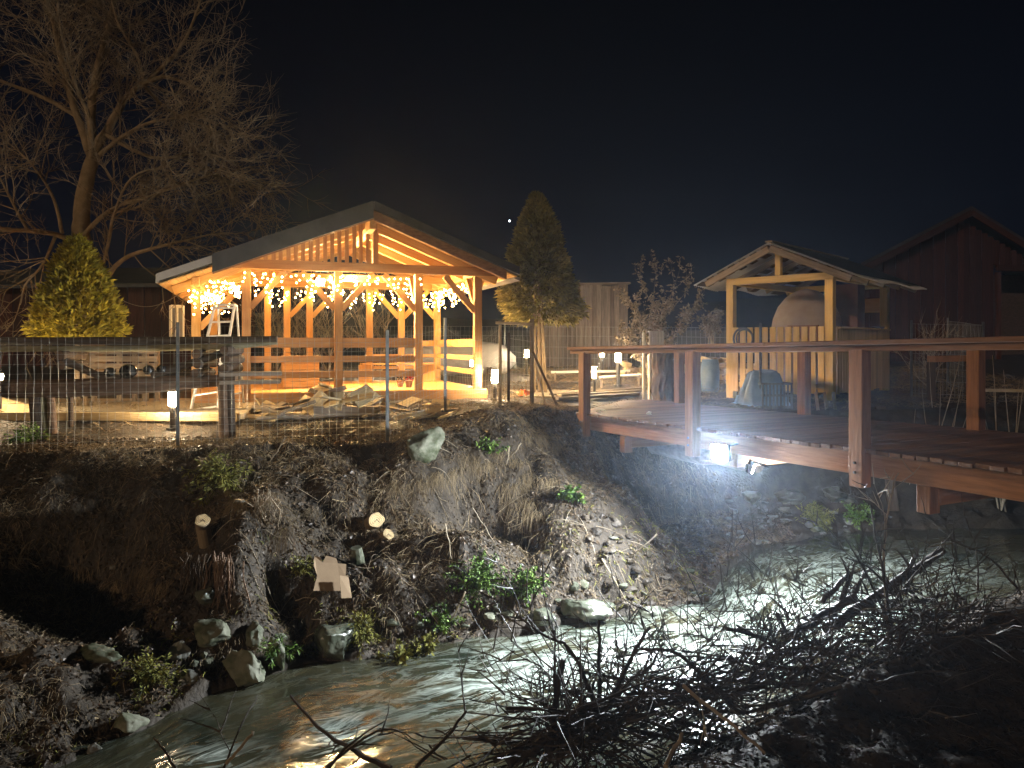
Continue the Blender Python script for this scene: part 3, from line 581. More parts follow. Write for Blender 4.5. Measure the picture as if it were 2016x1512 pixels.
boardwall('s', t, M['redwall'], V(-17.5, 22.4, 0), V(-8.9, 21.4, 0), g0, 2.75, .26); boardwall('s', t, M['redwall'], V(-8.9, 21.4, 0), V(-8.5, 24.4, 0), g0, 2.75, .3)
mb = MB(); mb.prism([V(-17.8, 21.9, 2.72), V(-8.6, 20.9, 2.72), V(-8.2, 24.8, 3.6), V(-17.4, 25.8, 3.6)], (0, 0, .1)); mb.build('roof', M['roofing'], t)
g0 = hz(2.3, 21.6) - .2; t = thing('grey_shed', V(2.2, 22.5, g0), 'dark weathered plank shed behind the conifer', 'shed')
boardwall('s', t, M['shedwall'], V(.95, 21.7, 0), V(3.42, 21.9, 0), g0, lambda u: 2.80 + .04 * math.sin(u * 14) + .05 * u, .13, .012); boardwall('s', t, M['shedwall'], V(3.42, 21.9, 0), V(3.3, 24.5, 0), g0, 2.85, .2)
boardwall('s', t, M['shedwall'], V(.8, 24.5, 0), V(.95, 21.7, 0), g0, 2.8, .2)
mb = MB(); mb.prism([V(.85, 21.62, 2.80), V(3.5, 21.82, 2.86), V(3.4, 24.6, 2.95), V(.75, 24.6, 2.9)], (0, 0, .06)); mb.build('roof', M['shedwall'], t)
# ------------------------------------------------------------------ wire fences
def fence(name, pts, top, label, cell=.093, hs=(.12, .21, .30, .39, .50, .62, .74, .86, .98, 1.10, 1.22, 1.34), rad=.0022, tops=None, pr=.02, sag=None, pm='steel'):
    pts = [V(x, y, hz(x, y)) for x, y in pts]; t = thing(name, pts[0], label, 'fence')
    for i, p in enumerate(pts):
        mb = MB(); tp = (tops or {}).get(i, top); mb.box(p + V(0, 0, tp / 2 - .1), (pr * 2, pr * 1.6, tp + .2), Matrix.Rotation(.35, 3, 'Z')); mb.build('fence_post', M[pm], t)
    for i, (a, b) in enumerate(zip(pts[:-1], pts[1:])):
        mb = MB(); d = V(b.x - a.x, b.y - a.y, 0); L = d.length; n_ = max(2, int(L / cell)); sg = (sag or {}).get(i, 0)
        def pt(u, h):
            q = a.lerp(b, u); f_ = h / top; q.z += h - .02 - sg * f_ * math.sin(math.pi * u) ; q += V(-d.y, d.x, 0).normalized() * (.025 * math.sin(u * 9 + h * 4)); return q
        for k in range(n_ + 1): mb.tube([pt(k / n_, h) for h in (-.05, top * .33, top * .66, top - .05)], rad, 3, False)
        for h in hs:
            if h < top: mb.tube([pt(k / 8, h) for k in range(9)], rad, 3, False)
        mb.build('wire_mesh', M['wire'], t, kind='stuff')
    return t
fence('wire_fence', [(-7.4, 8.9), (-4.27, 9.45), (-1.67, 9.9), (-1.04, 11.5), (-.22, 13.4)], 1.48, 'sagging wire mesh fence with thin steel posts along the bank top', tops={1: 1.6}, sag={3: .22})
fence('rear_wire_fence', [(-9.5, 20.8), (-6, 20.6), (-3, 20.4), (-.2, 20.3), (3.6, 20.0), (5.6, 19.0), (7.6, 18.4)], 1.3, 'tall wire fence far behind the pavilion and booth', cell=.12, rad=.004, hs=(.1, .4, .7, 1.0, 1.25))
fence('booth_wire_fence', [(8.1, 15.0), (9.3, 14.6), (9.9, 16.8)], 1.55, 'short grey wire fence to the right of the booth', cell=.07, rad=.003, hs=(.1, .35, .6, .9, 1.2, 1.5))
# garden gate: two posts, a board across the top, mesh leaf
g0 = W(985, 795, 13.4); g0.z = hz(g0.x, g0.y); g1 = W(1047, 800, 13.3); g1.z = hz(g1.x, g1.y)
t = thing('garden_gate', (g0 + g1) / 2, 'narrow garden gate frame with flat board across the top', 'gate')
bar('gate_post', M['grey_wood'], g0 + V(0, 0, -.1), V(g0.x, g0.y, 1.42), .05, .05, t); bar('gate_post', M['grey_wood'], g1 + V(0, 0, -.1), V(g1.x, g1.y, 1.52), .075, .075, t); bar('gate_post', M['dark_wood'], g0 + V(.15, -.1, -.1), V(g0.x + .15, g0.y - .1, 1.28), .05, .05, t)
bar('lintel', M['pale_twig'], V(g0.x - .08, g0.y, 1.46), V(g1.x + .02, g1.y, 1.43), .12, .05, t)
mb = MB()
for k in range(9): u = k / 8; q = g0.lerp(g1, u); mb.tube([q + V(0, -.04, .05), V(q.x, q.y - .04, 1.2)], .003, 3)
for z in (.15, .35, .55, .75, .95, 1.18): mb.tube([V(g0.x, g0.y - .04, g0.z + z), V(g1.x, g1.y - .04, g1.z + z * .96)], .003, 3)
mb.build('wire_mesh', M['wire'], t, kind='stuff')
a = W(1102, 800, 12.6); a.z = hz(a.x, a.y) - .05; tag(bar('leaning_plank', M['dark_wood'], a, W(1050, 695, 13.0), .04, .16, None, up=(0, 1, 0)), 'dark broad plank leaning against the gate post', 'plank')
a = W(1075, 800, 12.8); a.z = hz(a.x, a.y) - .05; tag(bar('wooden_stake', M['pale_twig'], a, W(1053, 705, 13.1), .03, .03), 'thin pale stake leaning beside the dark plank', 'stake')

# ------------------------------------------------------------------ log railing on the left
t = thing('log_railing', V(-5, 10.1, -.3), 'rustic log railing of stacked round logs on the left bank', 'railing')
def log(name, m, pts, r, sides=12, par=t, end=None):
    mb = MB(); n_ = len(pts); fine = []
    for a, b in zip(pts[:-1], pts[1:]):
        for k in range(4): fine.append(Vector(a).lerp(Vector(b), k / 4))
    fine.append(Vector(pts[-1])); rr = [(r if not hasattr(r, '__len__') else np.interp(i / (len(fine) - 1), np.linspace(0, 1, len(r)), r)) * R.uniform(.95, 1.05) for i in range(len(fine))]
    mb.tube(fine, rr, sides); o = mb.build(name, m, par, smooth=False)
    if end:
        d = (fine[-1] - fine[-2]).normalized(); e = MB(); e.tube([fine[-1] + d * .001, fine[-1] + d * .004], rr[-1] * .93, sides); e.build('cut_end', end, o)
    return o
log('top_rail', M['dark_wood'], [W(-40, 671, 10.15), W(280, 671, 10.1), W(545, 668, 10.2)], [.05, .055, .045])
log('lower_top_rail', M['mosslog'], [W(-40, 687, 10.1), W(280, 686, 10.1), W(455, 682, 10.15), W(545, 674, 10.2)], [.04, .045, .045, .03])
log('main_beam', M['log'], [W(-40, 764, 10), W(120, 765, 10), W(300, 757, 10.05), W(466, 747, 10.1)], [.115, .13, .115, .07])
for px, py, ln in ((386, 697, .5), (388, 716, .5), (383, 735, .5), (441, 690, .5), (443, 708, .5), (440, 726, .5), (118, 700, .5), (120, 719, .5)):
    a = W(px, py, 9.92); log('cross_log', M['dark_wood'], [a + V(.03, ln, 0), a], .062, par=t, end=M['log'])
log('diagonal_brace', M['dark_wood'], [W(118, 706, 10), W(190, 738, 10), W(240, 745, 10)], .05); log('diagonal_brace', M['dark_wood'], [W(300, 738, 10), W(385, 712, 10), W(440, 695, 10)], .05)
for px, py, m_, r_, top in ((78, 880, 'dark_wood', .09, 765), (92, 880, 'mosslog', .045, 770), (107, 881, 'log', .05, 772), (445, 850, 'log', .085, 752), (456, 850, 'dark_wood', .06, 752)):
    b = W(px, py, 10.0); b.z = hz(b.x, b.y) - .1; log('post', M[m_], [b, W(px - 8 if px < 120 else px - 4, top, 10.05)], r_)
b = W(140, 830, 10.4); b.z = hz(b.x, b.y) - .1; log('post', M['dark_wood'], [b, W(139, 770, 10.4)], .035)
for z0, d, x1, nm in ((735, 10.0, 555, 'upper'), (751, 10.05, 552, 'lower')):
    tag(bar('jutting_plank', M['grey_wood'], W(432, z0 + 2, d), W(x1, z0, d + .25), .22, .055, None), '%s of two planks jutting right from the log railing' % nm, 'plank', 'planks jutting from the railing')
for px, py, r_, lab in ((216, 733, .07, 'small dark glossy pot at the left end of the row on the log beam'), (252, 731, .10, 'widest dark glossy pot lying on the log beam'), (292, 728, .065, 'dark pot with bright glint on the log beam'), (318, 727, .06, 'right end dark pot lying on the log beam')):
    c = W(px, py, 9.98); mb = MB(); ax = V(R.uniform(.5, 1), R.uniform(-.9, -.3), .15).normalized()
    mb.tube([c + ax * r_ * k for k in (-1.0, -.9, -.5, 0, .5, .9, 1.05, 1.1)], [r_ * q for q in (.35, .7, .95, 1, .92, .7, .74, .5)], 16); tag(mb.build('dark_pot', M['black'], smooth=True), lab, 'pot', 'dark pots on the log beam')
t = thing('window_frame', W(348, 660, 14.2), 'old white window frame standing upright behind the log railing', 'window frame')
a, b = W(336, 690, 14.2), W(360, 690, 14.3); zt = W(336, 601, 14.2).z
for q in (a, b, a.lerp(b, .5)): bar('stile', M['white'], q, V(q.x, q.y, zt), .05, .04, t)
for z in (a.z + .02, zt - .02): bar('cross_rail', M['white'], V(a.x, a.y, z), V(b.x, b.y, z), .045, .06, t)
mb = MB(); mb.box((a + b) / 2 + V(0, .02, (zt - a.z) / 2), (.2, .01, zt - a.z - .1)); mb.build('pane', M['greytank'], t)
# timber edging, low sheets and blocks behind the railing
for i, (p0, p1, w_, h_, lab) in enumerate(((V(-8.6, 10.68, .03), V(-3.9, 10.55, .03), .1, .12, 'long pale timber edging in front of the concrete terrace'), (V(-3.7, 10.9, .0), V(-2.3, 11.3, -.02), .09, .10, 'short brown timber edging right of the stepladder'))):
    tag(bar('edging_timber', M['offcut'], p0, p1, w_, h_), lab, 'timber')
mb = MB(); mb.box(W(30, 805, 11.2), (1.6, .8, .05), Matrix.Rotation(.25, 3, 'Y')); tag(mb.build('leaning_board', M['offcut']), 'pale slanting board by the lamp at the left edge', 'board')
for px, w_, lab in ((232, 1.0, 'wide grey pallet side behind the log railing'), (285, .45, 'narrow grey pallet side behind the log railing')):
    c = W(px, 715, 13.2); t = thing('pallet', V(c.x, c.y, hz(c.x, c.y)), lab, 'pallet', 'pallets behind the log railing')
    for k in range(5): bar('slat', M['grey_wood'], V(c.x - w_ / 2, c.y, .42 + k * .13), V(c.x + w_ / 2, c.y, .42 + k * .13), .02, .10, t)
    for k in (-1, 0, 1): bar('bearer', M['grey_wood'], V(c.x + k * w_ * .45, c.y + .05, -.05), V(c.x + k * w_ * .45, c.y + .05, 1.0), .07, .07, t)

# ------------------------------------------------------------------ bollard lamps
def bollard(px, py, d, hw, hh, label, far=False):
    c = W(px, py, d); g = hz(c.x, c.y); t = thing('bollard_lamp', V(c.x, c.y, g), label, 'bollard lamp', 'lit bollard lamps in the garden'); r = hw / F * d / 2; h = hh / F * d / 2
    mb = MB(); mb.tube([V(c.x, c.y, g - .05), V(c.x, c.y, c.z - h)], r * .62, 12); mb.tube([V(c.x, c.y, g - .02), V(c.x, c.y, g + .03)], r * 1.3, 12); mb.build('post', M['lamp_iron'], t)
    mb = MB(); mb.tube([V(c.x, c.y, c.z - h), V(c.x, c.y, c.z + h)], r * .85, 14); mb.build('glass', M['boll_far' if far else 'boll'], t)
    mb = MB(); mb.tube([V(c.x, c.y, c.z + h), V(c.x, c.y, c.z + h * 1.12), V(c.x, c.y, c.z + h * 1.25)], [r, r, r * .4], 14); mb.build('cap', M['lamp_iron'], t)
bollard(340, 785, 10.35, 19, 27, 'lit bollard lamp below the log railing left of the stepladder')
bollard(-2, 747, 10.9, 16, 22, 'lit bollard lamp cut by the left edge of the picture')
bollard(974, 741, 14.2, 14, 25, 'lit bollard lamp in front of the gate right of the pavilion')
bollard(930, 713, 16.6, 10, 15, 'lit bollard lamp against the right corner post of the pavilion', 1)
bollard(1037, 696, 19, 9, 14, 'small lit bollard lamp seen through the gate frame', 1)
bollard(1185, 696, 19, 10, 12, 'small lit bollard lamp level with the bridge handrail', 1)
bollard(1217, 703, 16.5, 12, 18, 'lit bollard lamp standing in front of the white ribbed radiator', 1)
bollard(1170, 733, 15.2, 9, 22, 'lit bollard lamp right beside the first bridge post')
bollard(727, 720, 18.3, 7, 13, 'tiny lit bollard lamp seen through the pavilion between rails', 1)
# distant light in the sky
mb = MB(); c = W(1003, 435, 480); mb.tube([c + V(0, 0, k) for k in (-.7, -.5, 0, .5, .7)], [.1, .5, .75, .5, .1], 10); tag(mb.build('star', M['star']), 'single small white point of light above the conifer', 'star')

# ------------------------------------------------------------------ radiator, trunk, woodpile, timber on the ground
c = W(1286, 787, 14.5); c.z = hz(c.x, c.y) - .02; t = thing('radiator', c, 'white ribbed radiator standing on end behind the bridge', 'radiator')
mb = MB(); mb.box(c + V(.06, .06, .69), (.30, .06, 1.36)); mb.build('back', M['white'], t)
for k in range(6): bar('rib', M['white'], c + V(-.065 + k * .05, .01, .02), c + V(-.065 + k * .05, .01, 1.36), .036, .06, t, up=(0, 1, 0))
for k in range(4): bar('slot', M['dark_wood'], c + V(-.098, .03, .90 + k * .12), c + V(-.098, .03, .98 + k * .12), .03, .04, t, up=(0, 1, 0))
tag(bar('white_pole', M['white'], c + V(-.19, -.05, -.02), c + V(-.19, -.05, 1.34), .05, .05, None, up=(0, 1, 0)), 'slim white post just left of the ribbed radiator', 'post')
c = W(1306, 793, 14.2); c.z = hz(c.x, c.y); mb = MB(); zt = W(1306, 684, 14.2).z; pts = []; n_ = 14
for k in range(n_ + 1): pts.append(V(c.x + .02 * math.sin(k), c.y, c.z - .1 + (zt - c.z + .1) * k / n_))
sd = 26; mb.tube(pts, [.24 - .035 * min(1, k / 3) + .01 * math.sin(k * 2.1) for k in range(n_ + 1)], sd)
v = mb.v[0]; ang = np.arctan2(v[:, 1] - c.y, v[:, 0] - c.x); rr = 1 + .10 * np.sin(ang * 11 + v[:, 2] * 2) * (.6 + .4 * np.sin(v[:, 2] * 9)); v[:, 0] = c.x + (v[:, 0] - c.x) * rr; v[:, 1] = c.y + (v[:, 1] - c.y) * rr
t = thing('tree_stump', c, 'thick upright tree trunk cut flat beside the white radiator', 'tree trunk'); mb.build('trunk', M['bark'], t)
t = thing('firewood_stack', V(4.2, 18.2, hz(4.2, 18.2)), 'long low stack of tan split firewood behind the bridge', 'firewood stack')
LOGM = {}
for k in range(120):
    u = R.random(); row = R.choice((0, 0, 1, 1, 2, 3)); x = 2.75 + 3.2 * u; y = 18.3 - .5 * u; z = hz(x, y) + .08 + row * .13
    if row == 3 and not (.1 < u < .35 or .55 < u < .8): row = 1; z -= .26
    bar('split_log', M['offcut'] if R.random() < .6 else M['grey_wood'], V(x, y + R.uniform(-.05, .05), z), V(x + R.uniform(-.1, .1), y + .42, z + R.uniform(-.03, .03)), round(R.uniform(.10, .16), 2), round(R.uniform(.09, .14), 2), t, roll=R.uniform(-.5, .5))
for i, (a, b, lab) in enumerate(((W(1085, 771, 14.8), W(1275, 757, 16), 'rear plank of those lying before the bridge end'), (W(1100, 778, 14.4), W(1262, 764, 15.4), 'middle plank of those lying before the bridge end'), (W(1095, 785, 14.0), W(1255, 771, 15.0), 'front plank of those lying before the bridge end'))):
    a.z = hz(a.x, a.y) + .05; b.z = hz(b.x, b.y) + .05; tag(bar('ground_plank', M['grey_wood'], a, b, .18, .05), lab, 'plank', 'planks lying before the bridge end')
for a, b, lab in ((W(1085, 716, 17.6), W(1240, 706, 18), 'farther pale bed edging pipe near the small lamps'), (W(1180, 726, 16.4), W(1262, 722, 16.9), 'nearer pale bed edging pipe left of the radiator')):
    a.z = hz(a.x, a.y) + .22; b.z = hz(b.x, b.y) + .22; t = thing('bed_edging', (a + b) / 2, lab, 'edging'); mb = MB(); mb.tube([a, b], .03, 8); mb.build('pipe', M['white'], t)
    for u in (.05, .5, .95): q = a.lerp(b, u); bar('peg', M['grey_wood'], V(q.x, q.y, hz(q.x, q.y) - .05), q, .05, .05, t)
# tarp pile, pole and hoop in front of the booth
c = W(1500, 765, 13.75); c.z = hz(c.x, c.y); n_ = 22; mb = MB(); vs = []; fs = []
for i in range(n_ + 1):
    for j in range(n_ + 1):
        u, w_ = i / n_ * 2 - 1, j / n_ * 2 - 1; r_ = max(abs(u), abs(w_)); hgt = .62 * (1 - sstep((r_ - .45) / .55)) + .05 * math.sin(u * 7 + w_ * 4) * (1 - r_) + .025 * math.sin(u * 23) * r_
        vs.append((c.x + u * (.42 + .06 * math.sin(w_ * 9)), c.y + w_ * .35, c.z + max(0, float(hgt)) + .01))
for i in range(n_):
    for j in range(n_): q = i * (n_ + 1) + j; fs.append((q, q + n_ + 1, q + n_ + 2, q + 1))
mb.add(vs, fs); tag(mb.build('blue_tarp', M['tarp'], smooth=True), 'faded blue tarp draped over a heap before the booth', 'tarp')
t = thing('crate', W(1530, 775, 13.4), 'grey slatted crate standing beside the blue tarp', 'crate'); c = W(1530, 792, 13.35); c.z = hz(c.x, c.y)
for k in range(9): bar('slat', M['steel'], c + V(-.26 + k * .065, 0, 0), c + V(-.26 + k * .065, 0, .46), .035, .015, t, up=(0, 1, 0))
for z in (.03, .24, .45): bar('cross_rail', M['steel'], c + V(-.28, .02, z), c + V(.28, .02, z), .02, .04, t)
for z in (.03, .45): bar('cross_rail', M['steel'], c + V(-.28, .4, z), c + V(.28, .4, z), .02, .04, t); bar('cross_rail', M['steel'], c + V(-.28, .02, z), c + V(-.28, .4, z), .02, .04, t); bar('cross_rail', M['steel'], c + V(.28, .02, z), c + V(.28, .4, z), .02, .04, t)
mb = MB(); a = W(1496, 770, 13.5); a.z = hz(a.x, a.y) - .1; mb.tube([a, W(1497, 636, 13.55)], .022, 8); tag(mb.build('steel_pole', M['steel'], smooth=True), 'slim grey steel pole standing before the booth boards', 'pole')
mb = MB(); c = K(1.62, -.16, 1.18); ax = (LA + V(0, 0, .1)).normalized()
mb.tube([c + LA * .20 * math.cos(k * math.pi / 14) + V(0, 0, .21 * math.sin(k * math.pi / 14)) for k in range(29)], .022, 8); mb.tube([c - LA * .02 + LA * .17 * math.cos(k * math.pi / 14) + V(0, -.02, .18 * math.sin(k * math.pi / 14)) for k in range(29)], .016, 8); tag(mb.build('hose_loop', M['steel'], smooth=True), 'coiled grey hose hanging on the left booth boards', 'hose')
c = W(1398, 715, 15.8); c.z = hz(c.x, c.y); t = thing('plant_barrel', c, 'blue barrel planter with small leafy plant left of the booth', 'planter'); mb = MB(); mb.tube([c, c + V(0, 0, .1), c + V(0, 0, .45), c + V(0, 0, .7)], [.17, .19, .2, .17], 16); mb.build('barrel', M['tarp'], t, smooth=True)
for k in range(3):
    a = W(1612 + k * 17, 822 - k * 4, 13.15); b = W(1606 + k * 17, 772, 13.3); a.z = hz(a.x, a.y) - .1; tag(bar('short_stake', M['pale_twig'], a, b, .045, .045), ('left', 'middle', 'right')[k] + ' of three short pale stakes below the booth', 'stake', 'stakes below the booth')
a, b = W(1935, 768, 11.5), W(2060, 770, 11.2); tag(bar('pale_pole', M['pale_twig'], a, b, .05, .05), 'pale pole lying level behind the third far bridge post', 'pole')
for q in (a.lerp(b, .2), a.lerp(b, .9)): pass

a, b = P(-3.0, .0, 2.1), W(228, 585, 14.8); mb = MB(); mb.tube([a.lerp(b, k / 12) - V(0, 0, .28 * math.sin(math.pi * k / 12)) for k in range(13)], .007, 4); tag(mb.build('electric_cable', M['grey_wood']), 'slack cable hanging between the pavilion eave and the bare tree', 'cable')
a, b = W(1833, 707, 14.6), W(1908, 705, 14.9); tag(bar('red_beam', M['terracotta'], a, b, .2, .12), 'short red beam on supports right of the booth', 'beam')
for q in (a, b): q2 = V(q.x, q.y, hz(q.x, q.y) - .05); tag(bar('beam_support', M['dark_wood'], q2, q - V(0, 0, .06), .12, .12, None, up=(0, 1, 0)), ('left' if q is a else 'right') + ' dark support under the short red beam', 'support')
a, b = W(1733, 800, 13.3), W(1760, 842, 12.75); b.z = hz(b.x, b.y) + .02; tag(bar('dark_plank', M['dark_wood'], a, b, .18, .05, None), 'dark plank slanting down the slope right of the booth', 'plank')
c = W(1031, 766, 14.6); c.z = hz(c.x, c.y) + .06; mb = MB()
for k in range(6): mb.box(c + V(R.uniform(-.1, .1), R.uniform(-.05, .05), R.uniform(-.03, .06)), (.12, .01, .07), Matrix.Rotation(R.uniform(-.8, .8), 3, 'Y') @ Matrix.Rotation(R.random(), 3, 'Z'))
tag(mb.build('orange_netting', M['orange']), 'crumpled scrap of orange netting behind the garden gate', 'netting')
# ------------------------------------------------------------------ board heap by the pavilion
for k in range(46):
    u = R.random(); px = 505 + 380 * u; d = R.uniform(10.9, 12.4); x = (px - 1008) / F * d; base = hz(x, d); pile = .30 * math.exp(-((px - 690) / 120) ** 2)
    c = V(x, d, base + .03 + pile * R.random()); yaw = R.uniform(-1.2, 1.2) + (1.57 if R.random() < .25 else 0); L_ = round(R.uniform(.25, .9), 1); dv = V(math.cos(yaw), math.sin(yaw), R.uniform(-.35, .35))
    tag(bar('scrap_board', M['offcut'] if R.random() < .6 else M['grey_wood'], c - dv * L_ / 2, c + dv * L_ / 2, R.choice((.08, .12, .2, .28)), R.choice((.02, .03)), None, up=V(R.uniform(-.6, .6), R.uniform(-1, .1), 1)), 'offcut board lying loose in the heap before the pavilion', 'board', 'scrap boards heaped before the pavilion')
for a, b, w_, lab, m_ in ((W(605, 812, 11), W(640, 775, 11.1), .22, 'pale wide offcut tilted up at the left of the board heap', 'offcut'), (W(655, 808, 11), W(662, 772, 11.2), .26, 'broad pale offcut standing on edge in the board heap', 'offcut'), (W(555, 812, 10.9), W(622, 790, 11), .05, 'thin pale strip sticking out of the board heap on the left', 'pale_twig'), (W(630, 778, 11.2), W(682, 762, 11.3), .07, 'brown plank lying across the top of the board heap', 'log'), (W(695, 790, 11.1), W(735, 768, 11.4), .30, 'square pale panel propped in the right of the board heap', 'offcut')):
    tag(bar('large_offcut', M[m_], a, b, w_, .025, None, up=(0, -1, .5)), lab, 'board')
a, b = hit(505, 832), hit(760, 822); mb = MB(); mb.tube([a.lerp(b, k / 6) + V(0, 0, .05 + .02 * math.sin(k * 2)) for k in range(7)], [.025, .03, .035, .03, .03, .025, .02], 7); tag(mb.build('long_pole', M['pale_twig']), 'long thin pole lying along the bank top below the heap', 'pole')

# ------------------------------------------------------------------ trees
def rdir(d, spread):
    a = d.orthogonal().normalized(); a.rotate(Quaternion(d, R.random() * 6.283)); return (d * math.cos(spread) + a * math.sin(spread)).normalized()
def limb_pts(pts, n=5):
    pts = [Vector(p) for p in pts]; out = []
    for i in range(len(pts) - 1):
        p0, p1, p2, p3 = pts[max(i - 1, 0)], pts[i], pts[i + 1], pts[min(i + 2, len(pts) - 1)]
        for k in range(n):
            t = k / n; out.append(.5 * ((2 * p1) + (p2 - p0) * t + (2 * p0 - 5 * p1 + 4 * p2 - p3) * t * t + (3 * p1 - p0 - 3 * p2 + p3) * t ** 3))
    out.append(pts[-1]); return out
def twig(mb, p, d, L, r, depth, up=.05, wig=.25, kids=(5, 4, 0)):
    n = 4; pts = [p.copy()]; dd = d.copy()
    for k in range(n):
        dd = (rdir(dd, R.random() * wig) + V(0, 0, up)).normalized(); pts.append(pts[-1] + dd * L / n)
    mb.tube(pts, [r * (1 - .75 * k / n) for k in range(n + 1)], 3 if r < .012 else 5, False)
    if depth > 0:
        for _ in range(kids[len(kids) - 1 - depth] if depth < len(kids) else kids[0]):
            u = R.uniform(.2, 1) * n; i = min(int(u), n - 1); q = pts[i].lerp(pts[i + 1], u - i)
            twig(mb, q, rdir((pts[i + 1] - pts[i]).normalized(), R.uniform(.4, 1.0)), L * R.uniform(.35, .62), max(r * .55, .0055), depth - 1, up, wig, kids)
D0 = 15.0
base = W(185, 700, D0); base.z = hz(base.x, base.y) - .1
TL = [([(base, None), (180, 600, 0), (172, 520, 0), (160, 450, 0), (166, 380, 0), (183, 300, 0)], .23, .13),
      ([(183, 300, 0), (215, 250, -.1), (250, 190, -.2), (285, 165, -.3), (330, 152, -.4), (400, 180, -.6)], .10, .02),
      ([(183, 300, 0), (180, 210, .2), (195, 120, .3), (215, 40, .4), (235, -80, .5)], .10, .03),
      ([(180, 310, 0), (143, 200, .2), (122, 120, .3), (100, 30, .4), (60, -90, .5)], .09, .03),
      ([(146, 225, .2), (80, 190, .5), (0, 160, .9), (-60, 150, 1)], .05, .02),
      ([(190, 310, 0), (240, 270, -.4), (300, 240, -.8), (380, 226, -1), (440, 200, -1.2)], .05, .012),
      ([(140, 490, 0), (215, 415, -.5), (300, 385, -.8), (390, 352, -1), (440, 338, -1.1)], .05, .01),
      ([(150, 480, 0), (112, 462, -.4), (60, 455, -.9), (0, 450, -1.3), (-80, 440, -1.6)], .06, .03),
      ([(190, 585, 0), (240, 512, -.5), (330, 482, -.9), (420, 460, -1.1)], .06, .012),
      ([(110, 462, -.4), (85, 520, -.5), (50, 560, -.6), (40, 600, -.6)], .035, .012),
      ([(55, 455, -.9), (20, 390, -.8), (-10, 330, -.8)], .035, .012),
      ([(122, 460, -.3), (105, 390, -.3), (60, 320, -.2), (15, 280, -.1)], .04, .012),
      ([(180, 330, 0), (178, 240, -.4), (150, 170, -.6), (120, 60, -.8), (110, -40, -1)], .055, .015),
      ([(208, 265, -.1), (300, 310, -.7), (400, 302, -1), (460, 318, -1.1)], .045, .01),
      ([(285, 165, -.3), (270, 110, -.3), (230, 40, -.4), (215, -40, -.4)], .045, .015),
      ([(285, 165, -.3), (350, 100, -.5), (385, 30, -.6), (410, -60, -.7)], .045, .012),
      ([(285, 170, -.3), (330, 215, .3), (400, 245, .6), (450, 270, .8)], .04, .01),
      ([(195, 560, 0), (215, 470, -.4), (225, 420, -.6), (260, 350, -.8), (330, 335, -.9), (410, 390, -1)], .04, .01)]
t = thing('bare_tree', base, 'large bare tree with spreading branches behind the yellow conifer', 'tree')
mb = MB(); tw = MB()
for L_, r0, r1 in TL:
    pts = [q[0] if q[1] is None else W(q[0], q[1], D0 + q[2]) for q in L_]; lp = limb_pts(pts, 5); n_ = len(lp)
    mb.tube([p + V(R.uniform(-1, 1), R.uniform(-1, 1), R.uniform(-1, 1)) * r0 * .12 for p in lp], [r0 + (r1 - r0) * k / (n_ - 1) for k in range(n_)], 8)
    if r0 > .2: continue
    tot = sum((lp[i + 1] - lp[i]).length for i in range(n_ - 1)); cnt = int(tot * 6.5)
    for _ in range(cnt):
        u = R.uniform(.12, 1) ** .8 * (n_ - 1); i = min(int(u), n_ - 2); d = (lp[i + 1] - lp[i]).normalized(); q = lp[i].lerp(lp[i + 1], u - i)
        twig(tw, q, rdir(d, R.uniform(.5, 1.1)), R.uniform(.7, 1.8), .013, 2, .03, .3, (6, 5, 0))
mb.build('trunk', M['twigbark'], t, smooth=True); tw.build('crown', M['twigbark'], t)

def leafcloud(mb, c, d, n, L, w):            # a spray: n narrow leaves fanning out from c along d
    tin = R.uniform(.55, 1.25)
    for k in range(n):
        dd = rdir(d, R.uniform(0, .75)); sd = dd.cross(V(R.gauss(0, 1), R.gauss(0, 1), R.gauss(0, 1))).normalized() * w; l = L * R.uniform(.6, 1.2); o = c + dd * R.uniform(0, L * .5)
        mid = o + dd * l * .5 + V(0, 0, -l * .06)
        mb.add([o[:], (mid + sd)[:], (o + dd * l - V(0, 0, l * .15))[:], (mid - sd)[:]], [(0, 1, 2, 3)], tin * R.uniform(.8, 1.2))
def conifer(name, label, base, zlo, ztop, rad, m, trunks, cnt, leaf, bark, seed, droop=.0, lean=0):
    R.seed(seed); t = thing(name, base, label, 'tree'); mb = MB(); 
    for off, r_ in trunks:
        b = base + off; mb.tube([b + V(0, 0, -.1), b.lerp(V(base.x + lean, base.y, ztop), .3) , b.lerp(V(base.x + lean, base.y, ztop), .62), V(base.x + lean, base.y, ztop - .3)], [r_, r_ * .8, r_ * .5, r_ * .1], 8)
    mb.build('trunk', bark, t, smooth=True); mb = MB()
    bumps = [(R.random() * 6.283, R.random(), R.uniform(.72, 1.2)) for _ in range(60)]
    for _ in range(cnt):
        u = R.random() ** 1.15; az = R.random() * 6.283
        lump = 1.0
        for a, h, s_ in bumps:
            dd = abs((az - a + math.pi) % 6.283 - math.pi) * .8 + abs(u - h) * 3.2
            if dd < .55: lump += (s_ - 1) * (1 - dd / .55)
        prof = rad * min(1, (1 - u) ** .68 * 1.06 + .01) * (.72 + .28 * min(1, (u + .02) / .12)) * lump
        rr = prof * (1.06 - .6 * R.random() ** 1.7) * R.uniform(.9, 1.1); c = V(base.x + lean * u + math.cos(az) * rr, base.y + math.sin(az) * rr, zlo + (ztop - zlo) * u)
        d = V(math.cos(az) * (.9 - .5 * u), math.sin(az) * (.9 - .5 * u), .55 + .5 * u - droop * (1 - u)).normalized(); leafcloud(mb, c, rdir(d, .3), 7, leaf, leaf * .14)
    mb.build('crown', m, t, tint=True)
    return t
